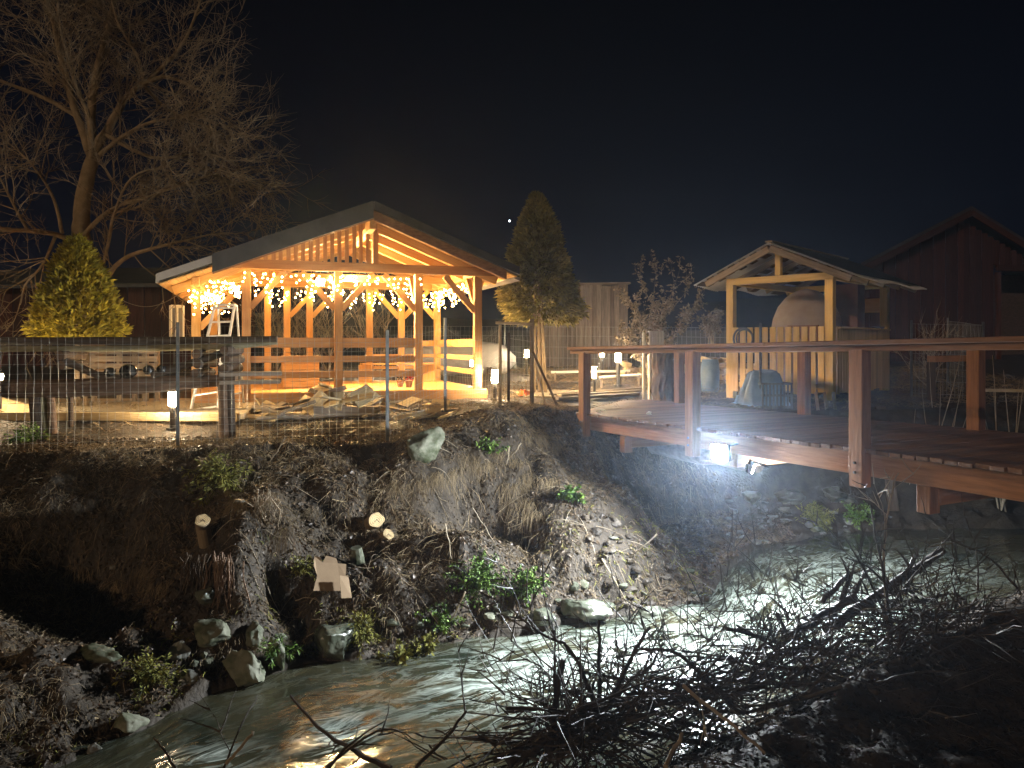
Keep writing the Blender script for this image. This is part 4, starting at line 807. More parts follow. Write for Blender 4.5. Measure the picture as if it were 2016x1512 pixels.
b = W(152, 690, 12.2); b.z = hz(b.x, b.y); conifer('yellow_conifer', 'bushy yellow green conifer lit from below behind the log railing', b, W(0, 668, 12.2).z, W(0, 476, 12.2).z, .66, M['thuja'], [(V(0, 0, 0), .05), (V(.12, .05, 0), .035)], 2600, .125, M['twigbark'], 3)
b = W(1063, 745, 15.4); b.z = hz(b.x, b.y); conifer('tall_conifer', 'tall dark green conifer on bare trunks between pavilion and shed', b, W(0, 632, 15.4).z, W(0, 390, 15.4).z, .80, M['conifer'], [(V(-.14, 0, 0), .05), (V(.02, .1, 0), .055), (V(.12, .02, 0), .04)], 4600, .13, M['twigbark'], 9, .75, -.07)
R.seed(77)
def bush(name, label, c, h, n, leafm, leafn, leaf, spread, r=.012, kids=(5, 3, 0), barkm='pale_twig', up=.12):
    t = thing(name, c, label, 'shrub'); mb = MB(); lf = MB()
    for _ in range(n):
        d = rdir(V(0, 0, 1), R.random() * spread); twig(mb, c + V(R.uniform(-.08, .08), R.uniform(-.08, .08), -.03), d, h * R.uniform(.7, 1.05), r, 2 if kids[0] else 0, up, .2, kids)
    mb.build('stems', M[barkm], t)
    if leafm:
        tips = np.concatenate(mb.v); tips = tips[tips[:, 2] > c.z + h * .3]
        for k in RG.integers(0, len(tips), leafn): leafcloud(lf, Vector(tips[k]), V(R.gauss(0, .6), R.gauss(0, .6), R.gauss(.2, .5)).normalized(), 2, leaf, leaf * .22)
        lf.build('leaves', leafm, t, tint=True)
    return t
c = W(1283, 740, 16.2); c.z = hz(c.x, c.y); bush('leafy_shrub', 'upright shrub with pale curled leaves behind the white radiator', c, W(0, 580, 16.2).z - c.z - .1, 7, M['shrubleaf'], 2600, .085, .36)
c = V(c.x, c.y, c.z + .68) if 0 else W(1398, 676, 15.8); bush('potted_plant', 'small leafy plant growing in the blue barrel', c, .62, 5, M['shrubleaf'], 600, .075, .45)
for px, d, h, lab in ((545, 19.2, 2.0, 'bare shrub seen between the left rear pavilion posts'), (590, 19.6, 1.9, 'bare shrub seen behind the middle rear pavilion posts'), (650, 19.4, 1.9, 'bare shrub seen left of the central pavilion brace'), (745, 19.2, 2.1, 'reddish bare shrub behind the right rear pavilion brace')):
    x = (px - 1008) / F * d; bush('bare_shrub', lab, V(x, d, hz(x, d)), h, 10, None, 0, 0, .7, .014, (5, 3, 0))
c = W(1830, 700, 16.5); c.z = hz(c.x, c.y); bush('bare_shrub', 'pale tangled bare shrub right of the booth', c, 1.3, 8, None, 0, 0, .9, .012, (5, 3, 0))
for px, py, d, h, sp, n, lab in ((1845, 830, 12.9, 2.6, .34, 7, 'cluster of tall bare saplings behind the bridge right of the booth'), (1975, 840, 12.7, 3.0, .42, 7, 'tall bare saplings beyond the right end of the bridge'), (1790, 820, 12.9, 1.5, .25, 3, 'low bare saplings just left of the taller cluster')):
    c = W(px, py, d); c.z = hz(c.x, c.y); bush('bare_saplings', lab, c, h, n, None, 0, 0, sp, .016, (0, 0), up=.05)
# ------------------------------------------------------------------ things on the far bank
from mathutils import noise
def rockmesh(name, r, m, seed, flat=.7):
    bm = bmesh.new(); bmesh.ops.create_icosphere(bm, subdivisions=4 if max(r) > .12 else 2, radius=1); rr = random.Random(seed); pl = [(V(rr.gauss(0, 1), rr.gauss(0, 1), rr.gauss(0, 1)).normalized(), rr.uniform(.42, .82)) for _ in range(16)]
    for v in bm.verts:
        p = v.co.copy()
        for n, o in pl:
            k = p.dot(n) - o
            if k > 0: p -= n * k * .86
        q = p * 2.3 + V(seed, seed * .7, 0); w = noise.fractal(q, .9, 2.1, 4); v.co = V(p.x * r[0], p.y * r[1], p.z * r[2]) * (1.12 + .20 * w)
    me = bpy.data.meshes.new(name); bm.to_mesh(me); bm.free(); me.materials.append(m)
    if max(r) > .12: me.shade_smooth(); me.set_sharp_from_angle(angle=.85)
    return me
def rock(px, py, r, m, label, seed, rot=(0, 0, 0), group=None, sink=.3, name='rock'):
    p = hit(px, py) if not isinstance(px, Vector) else px; o = link(name, rockmesh(name, r, m, seed), None, Matrix.Translation(p + V(0, 0, r[2] * (1 - 2 * sink) * .5)) @ Matrix.Rotation(rot[2], 4, 'Z') @ Matrix.Rotation(rot[1], 4, 'Y') @ Matrix.Rotation(rot[0], 4, 'X'))
    return tag(o, label, 'mud clod' if name == 'mud_clod' else 'rock', group)
rock(832, 905, (.27, .22, .36), M['mossrock'], 'large pale boulder jutting from the top of the bank', 4, (.3, .35, .3), sink=.1, name='boulder')
rock(655, 1278, (.24, .22, .26), M['wetrock'], 'wet shining rock at the water edge below the cardboard', 8, (.1, -.25, .2), sink=.3)
rock(480, 1335, (.26, .17, .16), M['mossrock'], 'long mossy rock sloping into the stream', 12, (.1, .55, -.4), sink=.25)
rock(425, 1255, (.22, .2, .17), M['mossrock'], 'broad mossy rock below the orange root', 15, (0, .3, .3))
rock(500, 1262, (.11, .11, .15), M['mossrock'], 'upright pale rock left of the wet shining rock', 17, (0, .2, 0))
rock(548, 1325, (.09, .09, .19), M['mossrock'], 'narrow mossy rock standing at the water edge', 19, (.1, -.25, 0))
rock(348, 1300, (.14, .05, .09), M['rock'], 'thin slanting pale slab near the left yellow moss', 23, (0, -.6, .2), sink=0)
rock(378, 1340, (.13, .09, .10), M['rock'], 'grey angular rock right of the yellow moss', 27, (0, .4, .2))
rock(190, 1298, (.19, .12, .10), M['mossrock'], 'dim flat rock in the dark left hollow', 31)
rock(260, 1430, (.15, .12, .08), M['mossrock'], 'low mossy rock at the stream edge on the far left', 33)
rock(185, 1478, (.07, .06, .05), M['rock'], 'small pale stone near the bottom left corner', 35)
rock(405, 1185, (.13, .1, .09), M['wetrock'], 'rounded bluish rock beside the orange root', 37)
rock(225, 1122, (.055, .04, .03), M['rock'], 'tiny pale stone alone in the dark left hollow', 39)
rock(1150, 1230, (.30, .22, .15), M['wetrock'], 'wet greenish rock under the right part of the bank', 41, (0, .2, 0))
rock(1070, 1238, (.17, .14, .10), M['wetrock'], 'dark wet rock left of the greenish one at the water', 43)
rock(1280, 1215, (.25, .18, .11), M['wetrock'], 'flat wet rock at the foot of the muddy slope', 45)
rock(1640, 985, (.26, .25, .11), M['rock'], 'large flat grey rock beneath the bridge light', 47, (.3, .1, .2), sink=.2)
rock(1550, 990, (.30, .2, .14), M['rock'], 'broad pale rock under the middle of the bridge', 49, (.3, -.1, .5), sink=.2)
rock(1480, 985, (.2, .17, .13), M['rock'], 'grey rock directly below the bridge floodlight', 51)
rock(1610, 1045, (.14, .11, .06), M['mossrock'], 'low stone beside the yellow grass tuft in the stream', 53)
for k in range(34):
    px, py = R.uniform(1430, 1680), R.uniform(985, 1075); s_ = R.uniform(.03, .10); rock(px, py, (s_ * 1.3, s_, s_ * .5), M['rock'], 'small loose stone on the lit gravel bank under the bridge', 100 + k, (R.uniform(-.4, .4), 0, R.random() * 3), 'small stones on the gravel bank')
for k in range(26):
    px = R.uniform(300, 1360); py = 1290 - .17 * (px - 600) * (1 if px > 600 else .6) + R.uniform(-50, 12); s_ = R.uniform(.035, .09); rock(px, py, (s_ * 1.3, s_, s_ * .7), M['mossrock'] if R.random() < .5 else M['wetrock'], 'small wet stone along the far edge of the stream', 200 + k, (R.uniform(-.4, .4), 0, R.random() * 3), 'small stones along the far water edge')
for px, py, s_, lab in ((745, 903, .07, 'pale oblong stone left of the large boulder'), (548, 935, .045, 'pale flat stone high on the muddy slope'), (475, 990, .06, 'pale stone at the tip of the yellow grass'), (1210, 1062, .05, 'small dark stone in the middle of the muddy slope'), (1640, 1010, .06, 'square stone between the flat rock and grass tuft'), (1505, 1068, .05, 'small rectangular stone at the lit water edge')):
    rock(px, py, (s_ * 1.5, s_, s_ * .6), M['rock'], lab, int(px), (0, .2, .2), sink=.1)
# cut stumps
def cutlog(name, base, top, r, label, bend=None, m=None):
    t = thing(name, base, label, 'stump'); mb = MB(); d = (top - base).normalized(); pts = [base.lerp(top, k / 6) + V(R.uniform(-1, 1), R.uniform(-1, 1), 0) * r * .1 for k in range(6)] + [top]
    if bend: pts = limb_pts([base, base.lerp(top, .75), top, top + bend], 3); top = pts[-1]; d = bend.normalized()
    mb.tube(pts, [r * (1.12 - .12 * k / (len(pts) - 1)) for k in range(len(pts))], 16); mb.build('bark', m or M['bark'], t); a = d.orthogonal().normalized(); b = d.cross(a); ph = R.random() * 6
    def lobe(u, s_): return top + (a * math.cos(u) + b * math.sin(u)) * r * s_ * (1 + .12 * math.sin(2 * u + ph) + .05 * math.sin(5 * u + ph) - .22 * math.exp(-((u - 3.1) / .35) ** 2))
    mb = MB(); mb.prism([lobe(k * math.pi / 15, 1.0) + d * .004 for k in range(30)], d * .008); f = mb.build('cut_face', M['cut'], t)
    for s_ in (.35, .62, .86):
        mb = MB(); pts_ = [lobe(k * math.pi / 10, s_) + d * .0125 for k in range(21)]; mb.tube(pts_, .0018, 3); mb.build('growth_ring', M['log'], f)
    mb = MB(); a = d.orthogonal().normalized(); b = d.cross(a); q = top + d * .0135
    for s1, s2 in ((a, .8), (b, .5)): mb.prism([q - s1 * r * .1 + b * .004, q + s1 * r * s2 + a * .004, q + s1 * r * s2 * .9 - a * .006, q - s1 * r * .1 - b * .006], d * .001)
    mb.build('crack', M['dark_wood'], f); return t
b = hit(402, 1085); cutlog('cut_stump', b + V(.0, .12, -.14), b + V(-.01, -.02, .24), .066, 'tall pale cut stump standing at the dark left hollow', V(.045, -.10, .075), M['twigbark'])
def lean(px, py, back, r, label):           # a cut stem growing out of the slope towards the stream, its sawn face showing
    q = hit(px, py); tip = q + V(0, -.16, .03); cutlog('cut_stump', tip - V(.42, -.78, .40) * .4 * back, tip, r, label, m=M['twigbark'])
lean(746, 1028, 1.0, .088, 'upper and larger of two joined cut stumps on the slope'); lean(769, 1050, 1.0, .058, 'lower and smaller of two joined cut stumps on the slope')
b = hit(702, 1115); mb = MB(); mb.tube([b + V(0, .05, -.1), b + V(.01, 0, .08), b + V(0, -.02, .2)], [.09, .075, .06], 11); tag(mb.build('mossy_stump', M['mossrock']), 'short mossy stump right of the cardboard sheet', 'stump')
# root wads
for px, py, h, m_, lab in ((440, 1160, .55, 'log', 'torn orange brown root hanging below the tall cut stump'), (395, 1150, .45, 'bark', 'dark split root left of the orange root'), (520, 1015, .38, 'pale_twig', 'grey splintered root wad sticking out of the slope')):
    b = hit(px, py); mb = MB()
    for k in range(44):
        p = b + V(R.gauss(0, .08), R.uniform(-.10, .02), R.uniform(-.05, .1)); d = V(R.gauss(0, .3), R.uniform(-.4, .1), -1 if h > .4 else R.uniform(-1, .5)).normalized(); r_ = R.choice((.003, .004, .006, .009))
        mb.tube([p + V(R.gauss(0, .02), 0, h * .45), p + V(R.gauss(0, .03), -.02, h * .2) + d * .03, p + d * h * .35 + V(R.gauss(0, .03), 0, 0), p + d * h * .6 + V(R.gauss(0, .05), 0, 0)], [r_, r_, r_ * .7, .002], 4)
    tag(mb.build('torn_root', M[m_]), lab, 'root')
# cardboard
def sheet(px, py, poly, label, name='cardboard_sheet', m='card', sc=None):
    p = hit(px, py) + V(0, -.09, .07); d = p.y; ex = V(.88, .46, .0).normalized(); ez = V(-.25, .45, .85).normalized(); nrm = ex.cross(ez); mb = MB()
    mb.prism([p + ex * ((x - px) / F * d / .88) - ez * ((y - py) / F * d) + nrm * (.008 * math.sin(x * .2 + y * .13)) for x, y in poly], nrm * .006); return tag(mb.build(name, M[m]), label, 'cardboard')
sheet(655, 1140, [(622, 1168), (632, 1140), (628, 1120), (632, 1102), (640, 1105), (644, 1116), (652, 1103), (668, 1112), (670, 1122), (684, 1126), (680, 1148), (668, 1176), (645, 1172)], 'torn brown cardboard sheet lying on the muddy slope')
sheet(684, 1165, [(676, 1142), (692, 1146), (692, 1188), (674, 1186)], 'narrow strip of cardboard right of the torn sheet')
# ferns, moss and tufts
def plant(px, py, label, m, n, L, cat='plant', name='green_plant', spread=1.1, leaf=.05, w=.25):
    c = hit(px, py, .0); t = MB(); st = MB()
    for _ in range(n):
        d = rdir(V(R.uniform(-.2, .2), -.35, .9).normalized(), R.random() * spread); pts = [c + V(R.uniform(-.06, .06), R.uniform(-.06, .03), 0)]
        for k in range(5): d = (d + V(0, 0, -.16)).normalized(); pts.append(pts[-1] + d * L * R.uniform(.7, 1.1) / 5)
        st.tube(pts, .003, 3, False)
        for k in range(1, 6):
            for _2 in range(4): leafcloud(t, pts[k].lerp(pts[k - 1], R.random()), rdir(d, R.uniform(.5, 1.3)), 2, leaf, leaf * w)
    o = thing(name, c, label, cat); t.build('leaves', m, o, tint=True); st.build('stems', m, o); return o
plant(940, 1150, 'largest bright green fern low on the bank', M['fern'], 58, .42, 'fern', 'fern', 1.2, .036)
plant(1040, 1160, 'leafy green plant to the right of the large fern', M['fern'], 34, .30, 'plant', 'green_plant', 1.2, .036, .35)
plant(1132, 982, 'small green herb halfway up the muddy slope', M['fern'], 14, .18, 'plant', 'green_plant', 1.2, .045, .4)
plant(868, 1240, 'feathery green sprig hanging at the water edge', M['fern'], 12, .28, 'fern', 'fern', .8, .04)
plant(785, 1305, 'yellow green moss trailing in the stream edge', M['moss'], 26, .22, 'moss', 'moss_clump', 1.4, .045)
plant(838, 1288, 'yellow fern tips trailing in the stream', M['moss'], 16, .2, 'fern', 'fern', 1.3, .045)
plant(548, 1290, 'small green grass tuft on rocks by the stream', M['fern'], 16, .22, 'grass tuft', 'grass_tuft', 1.0, .05, .1)
plant(300, 1345, 'golden moss clump on the left rocks', M['moss'], 44, .30, 'moss', 'moss_clump', 1.3, .05, .12)
plant(435, 950, 'golden drooping grass clump above the tall stump', M['moss'], 60, .42, 'grass tuft', 'grass_tuft', 1.4, .07, .08)
plant(1605, 1030, 'bright yellow grass tuft in the stream under the bridge', M['moss'], 40, .34, 'grass tuft', 'grass_tuft', 1.1, .10, .06)
plant(1690, 1020, 'green bank plants behind the yellow tuft', M['fern'], 26, .3, 'plant', 'green_plant', 1.3, .05, .2)
plant(970, 890, 'bright green sprig under the promontory crest', M['fern'], 8, .25, 'plant', 'green_plant', .9, .04, .3)
plant(590, 1130, 'dull moss patch left of the cardboard', M['moss'], 18, .2, 'moss', 'moss_clump', 1.4, .04, .12)
plant(715, 1255, 'olive moss hanging above the wet rock', M['moss'], 30, .26, 'moss', 'moss_clump', 1.4, .05, .12)
plant(55, 868, 'small dark green bush by the left log post', M['fern'], 26, .25, 'plant', 'green_plant', 1.3, .05, .2)

# ------------------------------------------------------------------ dry grass, leaf litter and loose twigs on the banks
def scatter_pts(n, x0, x1, y0, y1, keep):
    x = RG.uniform(x0, x1, n * 3); y = RG.uniform(y0, y1, n * 3); dF, _ = polyd(x, y, FP); dT, _ = polyd(x, y, TP); dN, _ = polyd(x, y, NP)
    m = keep(x, y, dF, dT, dN) & (x / y > -.85) & (x / y < .85); x, y = x[m][:n], y[m][:n]
    z = height(x, y); e = .03; nx_ = (height(x - e, y) - height(x + e, y)) / (2 * e); ny_ = (height(x, y - e) - height(x, y + e)) / (2 * e)
    return x, y, z, nx_, ny_
def blades(name, label, m, n, box, keep, L, w, hang, seedn, curl=.5, flat=False, lift=.01):
    x, y, z, sx_, sy_ = scatter_pts(n, *box, keep); n = len(x); az = RG.uniform(0, 2 * np.pi, n); l = RG.uniform(*L, n) * (1 + .8 * fbm(x * 2, y * 2, seedn, 3)); ln = np.stack([sx_, sy_, np.zeros(n)], 1); sl = np.hypot(sx_, sy_)
    down = np.stack([sx_, sy_, -sl ** 2], 1) / np.maximum(np.hypot(sl, sl ** 2), .05)[:, None]; nrm = np.stack([sx_, sy_, np.ones(n)], 1); nrm /= np.linalg.norm(nrm, axis=1)[:, None]
    rnd = RG.normal(0, 1, (n, 3)); rnd -= (rnd * nrm).sum(1)[:, None] * nrm; rnd /= np.linalg.norm(rnd, axis=1)[:, None]
    hg = np.clip(hang * sl, 0, 2)[:, None]; d0 = nrm * (0.12 if flat else RG.uniform(.15, .8, (n, 1))) + rnd * .8 + down * hg * .5; d0 /= np.linalg.norm(d0, axis=1)[:, None]; d1 = d0 * (1 - curl) + rnd * .35 + down * hg - np.array([0, 0, .25]) * (0 if flat else 1); d1 /= np.linalg.norm(d1, axis=1)[:, None]
    sd = np.cross(d0, RG.normal(0, 1, (n, 3))); sd /= np.linalg.norm(sd, axis=1)[:, None]; wv = (RG.uniform(*w, n))[:, None] * sd
    p0 = np.stack([x, y, z + lift], 1); p1 = p0 + d0 * (l * .5)[:, None]; p2 = p1 + d1 * (l * .5)[:, None]
    if flat: vs = np.stack([p0, p1 + wv, p2, p1 - wv], 1); q = np.arange(n)[:, None] * 4; F_ = q + np.array([[0, 1, 2, 3]]); k = 4
    else: vs = np.stack([p0 - wv * .5, p0 + wv * .5, p1 + wv * .5, p1 - wv * .5, p2 + wv * .15, p2 - wv * .15], 1); q = (np.arange(n) * 6)[:, None, None]; F_ = (q + np.array([[[0, 1, 2, 3], [3, 2, 4, 5]]])).reshape(-1, 4); k = 6
    me = bpy.data.meshes.new(name); gridmesh(me, vs.reshape(-1, 3), F_); t = np.repeat(np.clip(.5 + .75 * RG.random(n) + 1.0 * fbm(x * 1.1, y * 1.1, seedn + 7, 3), .15, 1.6), k); c = np.ones((n * k, 4), np.float32); c[:, :3] = t[:, None]
    a = me.color_attributes.new('tint', 'FLOAT_COLOR', 'POINT'); a.data.foreach_set('color', c.ravel()); me.materials.append(m); tag(link(name, me, None, Matrix()), label, kind='stuff')
def dens(x, y, seed, th): return fbm(x * 1.6, y * 1.6, seed, 4) + RG.uniform(-.12, .12, len(x)) > th
blades('dry_grass', 'matted dry grass and roots covering the far bank', M['grass'], 46000, (-6.5, 4.5, 4.8, 12.6), lambda x, y, f, t, n: (f > .12) & (t < .5) & dens(x, y, 41, -.02), (.03, .15), (.002, .005), 1.3, 3)
blades('moss_mat', 'green and olive moss low on the far bank', M['moss'], 9000, (-6.5, 3.2, 4.8, 10.5), lambda x, y, f, t, n: (f > .03) & (f < 1.1) & (t < -.8) & dens(x, y, 91, .10), (.03, .10), (.004, .009), .9, 83)
blades('hanging_roots', 'long dry grass and rootlets hanging from the bank lip', M['grass'], 9000, (-6.5, 4.5, 6.8, 12.6), lambda x, y, f, t, n: (f > .3) & (t < .05) & (t > -1.6) & dens(x, y, 47, .06), (.22, .46), (.002, .004), 2.0, 13, .8)
blades('dead_leaves', 'brown leaf litter on the far bank', M['leaf'], 60000, (-6.5, 4.5, 4.8, 12.6), lambda x, y, f, t, n: (f > .05) & (t < .8) & dens(x, y, 53, -.2), (.02, .07), (.005, .015), .6, 23, .5, True, .004)
blades('garden_litter', 'dry straw and leaves on the garden ground', M['grass'], 26000, (-8, 12, 9, 17.5), lambda x, y, f, t, n: (t > .1) & ((y < 13) | (x > -.4)) & dens(x, y, 57, -.04), (.05, .15), (.002, .006), .6, 31)
blades('meadow_grass', 'tall dry grass in front of the far sheds', M['grass'], 9000, (-9, 12, 15.5, 21), lambda x, y, f, t, n: (t > 1) & ((x > .6) | (y > 19)) & dens(x, y, 61, 0), (.15, .40), (.003, .007), .3, 37)
blades('bank_litter', 'dead leaves and bark bits on the dark near bank', M['shade_leaf'], 30000, (-1.5, 7, 1.8, 8.6), lambda x, y, f, t, n: (n < -.1) & dens(x, y, 63, -.14), (.012, .04), (.003, .009), .6, 43, .4, True)
blades('bank_straw', 'thin straw coloured dark for the unlit near bank', M['shaded_straw'], 9000, (-1.5, 7, 1.8, 8.6), lambda x, y, f, t, n: (n < -.2) & dens(x, y, 67, .0), (.05, .16), (.0015, .003), .8, 47)
def tuft(px, py, n, L, label, group):
    c = hit(px, py); t = MB()
    for _ in range(n):
        p = c + V(R.gauss(0, .09), R.uniform(-.02, .05), R.uniform(-.02, .05)); d = V(R.gauss(0, .35), -.75, R.uniform(-.1, .5)).normalized(); sd = V(1, R.uniform(-.4, .4), 0).normalized() * R.uniform(.001, .0028); l = L * R.uniform(.5, 1.1); pts = [p]
        for k in range(4): d = (d + V(R.gauss(0, .08), .12, -.55)).normalized(); pts.append(pts[-1] + d * l / 4)
        tn = R.uniform(.5, 1.3)
        t.add([(q + sd * s_ * (1 - .2 * i))[:] for i, q in enumerate(pts) for s_ in (-1, 1)], [(2 * i, 2 * i + 1, 2 * i + 3, 2 * i + 2) for i in range(4)], tn)
    return tag(t.build('grass_tuft', M['grass'], tint=True), label, 'grass tuft', group)
for px, py in ((905, 900), (930, 905), (960, 915), (985, 900), (1010, 915), (1040, 935), (1075, 950), (880, 925), (860, 940), (1000, 965), (1035, 985), (1065, 1010), (830, 960), (790, 950), (1090, 880), (1060, 860), (1030, 850)): tuft(px + R.uniform(-8, 8), py + R.uniform(-8, 8), 90, R.uniform(.28, .5), 'drooping dry grass fringe hanging from the promontory lip', 'drooping grass fringes on the promontory')
for px, py in ((150, 1130), (235, 1150), (290, 1130), (50, 1080), (90, 1130), (110, 1200), (40, 1180), (330, 1160), (200, 1200)): tuft(px + R.uniform(-8, 8), py + R.uniform(-8, 8), 80, R.uniform(.25, .42), 'dim drooping grass tuft in the dark left hollow', 'grass tufts in the dark left hollow')
for px, py in ((450, 975), (480, 1000), (425, 965), (520, 960), (560, 1050), (600, 1010)): tuft(px + R.uniform(-8, 8), py + R.uniform(-8, 8), 90, R.uniform(.25, .42), 'drooping dry grass around the grey root wad', 'grass tufts around the root wad')
for k in range(70):
    px = R.uniform(1120, 1370); py = R.uniform(930 + max(0, px - 1120) * .95, 1195); s_ = R.uniform(.02, .075); rock(px, py, (s_ * 1.2, s_, s_ * .8), M['clod'], 'dark crumbly mud clod on the bare slope', 300 + k, (R.uniform(-.5, .5), 0, R.random() * 3), 'mud clods on the bare slope', .35, 'mud_clod')
# loose twigs on the far bank
def twigline(pts, r, m, label, group, name='twig', sides=4):
    mb = MB(); lp = limb_pts(pts, 3); mb.tube([p + V(R.uniform(-1, 1), R.uniform(-1, 1), R.uniform(-1, 1)) * r * .7 for p in lp], [r * (1 - .55 * k / (len(lp) - 1)) for k in range(len(lp))], sides); return tag(mb.build(name, m), label, 'twig', group)
for k in range(120):
    px = R.uniform(480, 1380); lo = 1240 - .12 * (px - 1000); py = R.uniform(max(870, 850 + .9 * max(0, px - 1060)), max(lo, 900)); a = hit(px, py)
    yaw = R.random() * 6.283; L_ = R.uniform(.12, .5); d = V(math.cos(yaw), .4 * math.sin(yaw), 0) * L_; b = a + d; b.z = max(hz(b.x, b.y), WZ) + R.uniform(.02, .12); mid = (a + b) / 2; mid.z = max(hz(mid.x, mid.y), WZ) + R.uniform(.02, .09)
    twigline([a + V(0, 0, .02), mid, b], R.uniform(.003, .007), M['pale_twig'], 'thin dead twig lying loose on the muddy far bank', 'loose twigs on the far bank')
for p, lab in (([(1025, 872), (1000, 905)], 'thin pale stick leaning out below the promontory crest'), ([(1002, 880), (995, 920)], 'short upright stalk left of the leaning pale stick'), ([(875, 1030), (888, 1100)], 'long pale broken stake on the slope under the boulder'), ([(1294, 1050), (1238, 1098)], 'pale twig sticking out at the right of the muddy slope'), ([(560, 860), (528, 915)], 'thin pale stem leaning on the bank top under the pole'), ([(1185, 1100), (1248, 1215)], 'long pale reed bending down to the water'), ([(915, 1165), (880, 1235)], 'pale stem crossing the large fern'), ([(930, 1000), (975, 1075)], 'dark rootlet hanging in the promontory hollow')):
    a, b = hit(*p[0]), hit(*p[1]); dmin = min(a.y, b.y); pts = [W(p[0][0], p[0][1], dmin - .12), W((p[0][0] + p[1][0]) / 2 + 2, (p[0][1] + p[1][1]) / 2, dmin - .11), W(p[1][0], p[1][1], dmin - .03)]
    twigline(pts, .010, M['pale_twig'], lab, None, 'stick', 6)

# ------------------------------------------------------------------ brush heap on the near bank
def stick(p, r0, r1, label, group=None, side=0, m='stick', name='branch', sl=.35, jit=1):
    mb = MB(); lp = limb_pts(p, 4); n_ = len(lp); mb.tube([q + V(R.uniform(-1, 1), R.uniform(-1, 1), R.uniform(-1, 1)) * (r0 * .3 + .002) * jit for q in lp], [r0 + (r1 - r0) * k / (n_ - 1) for k in range(n_)], 7 if r0 > .012 else 5)
    for _ in range(side):
        u = R.uniform(.15, 1) * (n_ - 1); i = min(int(u), n_ - 2); d = (lp[i + 1] - lp[i]).normalized(); twig(mb, lp[i].lerp(lp[i + 1], u - i), rdir(d, R.uniform(.4, .9)), sl * R.uniform(.5, 1.2), max(r1 * .8, .0035), 1, .02, .25, (3, 0))
    return tag(mb.build(name, M[m]), label, 'branch', group)
def on(px, py, d=None, up=.1):                # a point near the near bank, a little above its ground
    if d is None:
        q = hit(px, py, 0, 1.2, 12); d = q.y
        dn, _ = polyd(np.array([q.x]), np.array([q.y]), NP)
        if dn[0] > -.1: d = 4.6 + (px - 1000) * .0021
    return W(px, py, d)
MAIN = [([(1625, 1240, 5.3), (1740, 1165, 5.5), (1855, 1085, 5.7)], .042, .03, 'thickest cut branch rising to the right over the stream', 2),
        ([(1545, 1255, 5.0), (1620, 1215, 5.1), (1680, 1172, 5.2)], .036, .03, 'thick cut branch left of the tall upright twigs', 2),
        ([(1620, 1185, 5.2), (1650, 1155, 5.25), (1676, 1124, 5.3)], .020, .016, 'short cut branch end poking up beside the thick one', 0),
        ([(1740, 1330, 5.0), (1752, 1230, 5.1), (1735, 1110, 5.2), (1714, 1000, 5.3)], .016, .005, 'tall upright twig left of the bridge lamp reflection', 5),
        ([(1748, 1260, 5.1), (1740, 1080, 5.3), (1752, 990, 5.4), (1768, 930, 5.5)], .012, .004, 'tallest pale forked twig standing against the bridge', 4),
        ([(1760, 1240, 5.1), (1700, 1120, 5.0), (1664, 1056, 5.0)], .011, .004, 'leaning twig left of the tallest forked twig', 4),
        ([(1750, 1200, 5.2), (1810, 1120, 5.4), (1880, 1045, 5.6)], .012, .004, 'twig leaning right from the upright cluster', 5),
        ([(1745, 1150, 5.2), (1700, 1110, 5.1), (1668, 1100, 5.0)], .010, .004, 'low bent twig left of the upright cluster', 3),
        ([(2010, 1170, 5.6), (1950, 1100, 5.7), (1860, 1060, 5.8)], .012, .004, 'arching dark twig near the right edge', 4),
        ([(1925, 1165, 5.5), (1925, 1120, 5.5), (1922, 1070, 5.5)], .008, .003, 'thin upright twig near the right edge', 2),
        ([(1000, 1500, 3.75), (1100, 1440, 4.0), (1210, 1378, 4.3)], .032, .024, 'thick branch lying low at the left of the brush heap', 3),
        ([(1081, 1490, 3.8), (1093, 1390, 4.0), (1108, 1297, 4.1)], .020, .015, 'straight broken branch standing at the left of the heap', 2),
        ([(1176, 1400, 4.2), (1180, 1310, 4.3), (1179, 1221, 4.4)], .014, .007, 'thin straight branch standing up from the heap', 2),
        ([(1200, 1385, 4.2), (1240, 1300, 4.4), (1278, 1234, 4.5)], .014, .010, 'slanting branch right of the thin straight one', 3),
        ([(1168, 1385, 4.1), (1125, 1280, 4.1), (1060, 1245, 4.0), (1010, 1200, 4.0)], .013, .004, 'long bending branch reaching left over the water', 5),
        ([(1440, 1390, 4.3), (1340, 1290, 4.3), (1260, 1280, 4.4)], .016, .006, 'branch arching left across the middle of the heap', 4),
        ([(770, 1512, 3.5), (700, 1480, 3.6), (625, 1430, 3.7), (570, 1368, 3.8)], .014, .006, 'dark bare branch reaching left over the stream', 2),
        ([(640, 1512, 3.5), (740, 1440, 3.6), (800, 1442, 3.6)], .008, .004, 'thin twig crossing the dark reaching branch', 2),
        ([(640, 1520, 3.45), (690, 1465, 3.55), (757, 1420, 3.65)], .009, .003, 'thin twig pointing right over the foam', 1),
        ([(820, 1510, 3.5), (880, 1450, 3.6), (918, 1400, 3.7)], .011, .007, 'short dark branch at the bottom middle', 1),
        ([(440, 1515, 3.6), (470, 1440, 3.7), (508, 1368, 3.9)], .006, .003, 'thin twig rising from the bottom left of the stream', 1),
        ([(350, 1520, 3.6), (325, 1480, 3.7), (302, 1452, 3.8)], .007, .004, 'short twig at the bottom edge left of the stream', 0),
        ([(445, 1505, 3.6), (475, 1470, 3.65), (500, 1440, 3.7)], .009, .007, 'short pale broken twig beside the thin rising one', 0)]
for p, r0, r1, lab, sd in MAIN: stick([W(*q) for q in p], r0, r1, lab, None, sd, m='pale_twig' if 'pale' in lab else 'stick')
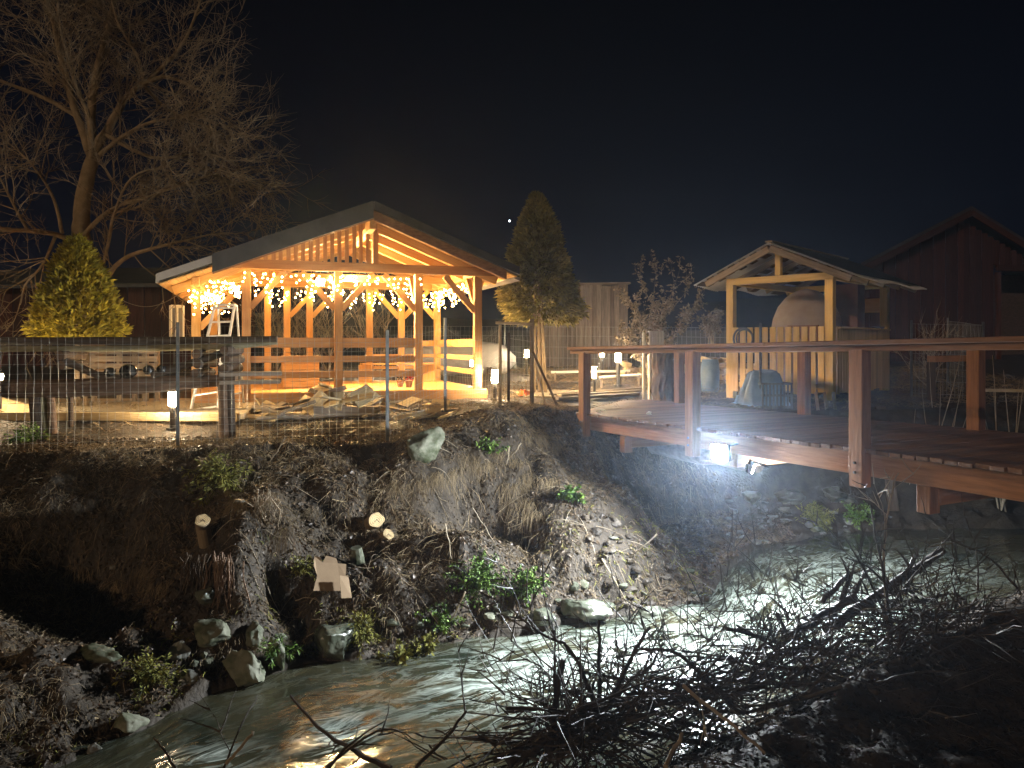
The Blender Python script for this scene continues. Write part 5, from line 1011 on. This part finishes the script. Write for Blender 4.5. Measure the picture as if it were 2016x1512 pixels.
stick([W(1345, 1350, 3.6), W(1420, 1410, 3.4), W(1505, 1480, 3.2)], .010, .006, 'pale long twig lying across the dark bank', None, 1, 'pale_twig'); stick([W(1310, 1512, 3.0), W(1330, 1470, 3.1), W(1342, 1445, 3.15)], .012, .008, 'pale upright twig stub at the bottom edge', None, 0, 'pale_twig')
for k in range(165):                          # the tangle
    u = R.random(); cx = 1040 + 870 * u; cy_ = 1440 - 212 * u + R.gauss(0, 36); d = 4.0 + 1.3 * u + R.uniform(-.35, .25); c = W(cx, cy_, d); g = hz(c.x, c.y); c.z = max(min(c.z, g + .5), g + .03)
    yaw = R.gauss(.5, .55) + (math.pi if R.random() < .45 else 0) + (1.4 if R.random() < .15 else 0); L_ = R.uniform(.45, 1.5); dv = V(math.cos(yaw), math.sin(yaw) * .8, R.gauss(.14, .22)) * L_ * .5
    a, b = c - dv, c + dv; a.z = max(a.z, hz(a.x, a.y) + .01); b.z = max(b.z, hz(b.x, b.y) + .02)
    stick([a, c + V(R.uniform(-.08, .08), R.uniform(-.08, .08), R.uniform(-.02, .10)), b], R.choice((.005, .006, .007, .009, .011, .015)), .003, 'bare dark branch tangled in the brush heap on the near bank', 'branches of the brush heap', R.randint(1, 4), sl=.55)
for k in range(60):                           # loose sticks on the near slope
    x, y = R.uniform(.2, 6), R.uniform(2.4, 7); dn, _ = polyd(np.array([x]), np.array([y]), NP)
    if dn[0] > -.4: continue
    yaw = R.gauss(.4, .9); L_ = R.uniform(.2, .8); a = V(x, y, hz(x, y) + .02); b = a + V(math.cos(yaw), math.sin(yaw), 0) * L_; b.z = hz(b.x, b.y) + R.uniform(.02, .12); m_ = (a + b) / 2; m_.z += .03
    stick([a, m_, b], R.uniform(.004, .010), .003, 'loose stick lying on the dark near bank', 'loose sticks on the near bank', R.randint(0, 2), sl=.2)
mb = MB()
for k in range(260):
    u = R.random(); cx = 1040 + 920 * u; cy_ = 1436 - 212 * u + R.gauss(10, 36); d = 4.0 + 1.3 * u + R.uniform(-.5, .25); c = W(cx, cy_, d); g = hz(c.x, c.y); c.z = max(min(c.z, g + .42), g + .01)
    twig(mb, c, V(R.gauss(0, 1), R.gauss(0, .7), R.gauss(.15, .5)).normalized(), R.uniform(.25, .75), .0042, 1, .0, .3, (3, 0))
tag(mb.build('brush_twigs', M['stick']), 'mass of fine dark twigs filling the brush heap', kind='stuff')
# ------------------------------------------------------------------ air volume added for the glow around the lamps
hm = bpy.data.materials.new('glow_volume'); hm.use_nodes = True; nt = hm.node_tree; nt.nodes.clear(); o_ = nt.nodes.new('ShaderNodeOutputMaterial'); pv = nt.nodes.new('ShaderNodeVolumePrincipled')
pv.inputs['Color'].default_value = (.66, .80, 1, 1); pv.inputs['Density'].default_value = .0013; pv.inputs['Anisotropy'].default_value = .83; nt.links.new(pv.outputs[0], o_.inputs['Volume'])
mb = MB(); mb.box((0, 20, 6), (90, 100, 18)); tag(mb.build('glow_volume', hm), 'thin air volume added to make the lamps glow', kind='stuff')
cy.volume_step_rate = 4; cy.volume_bounces = 0
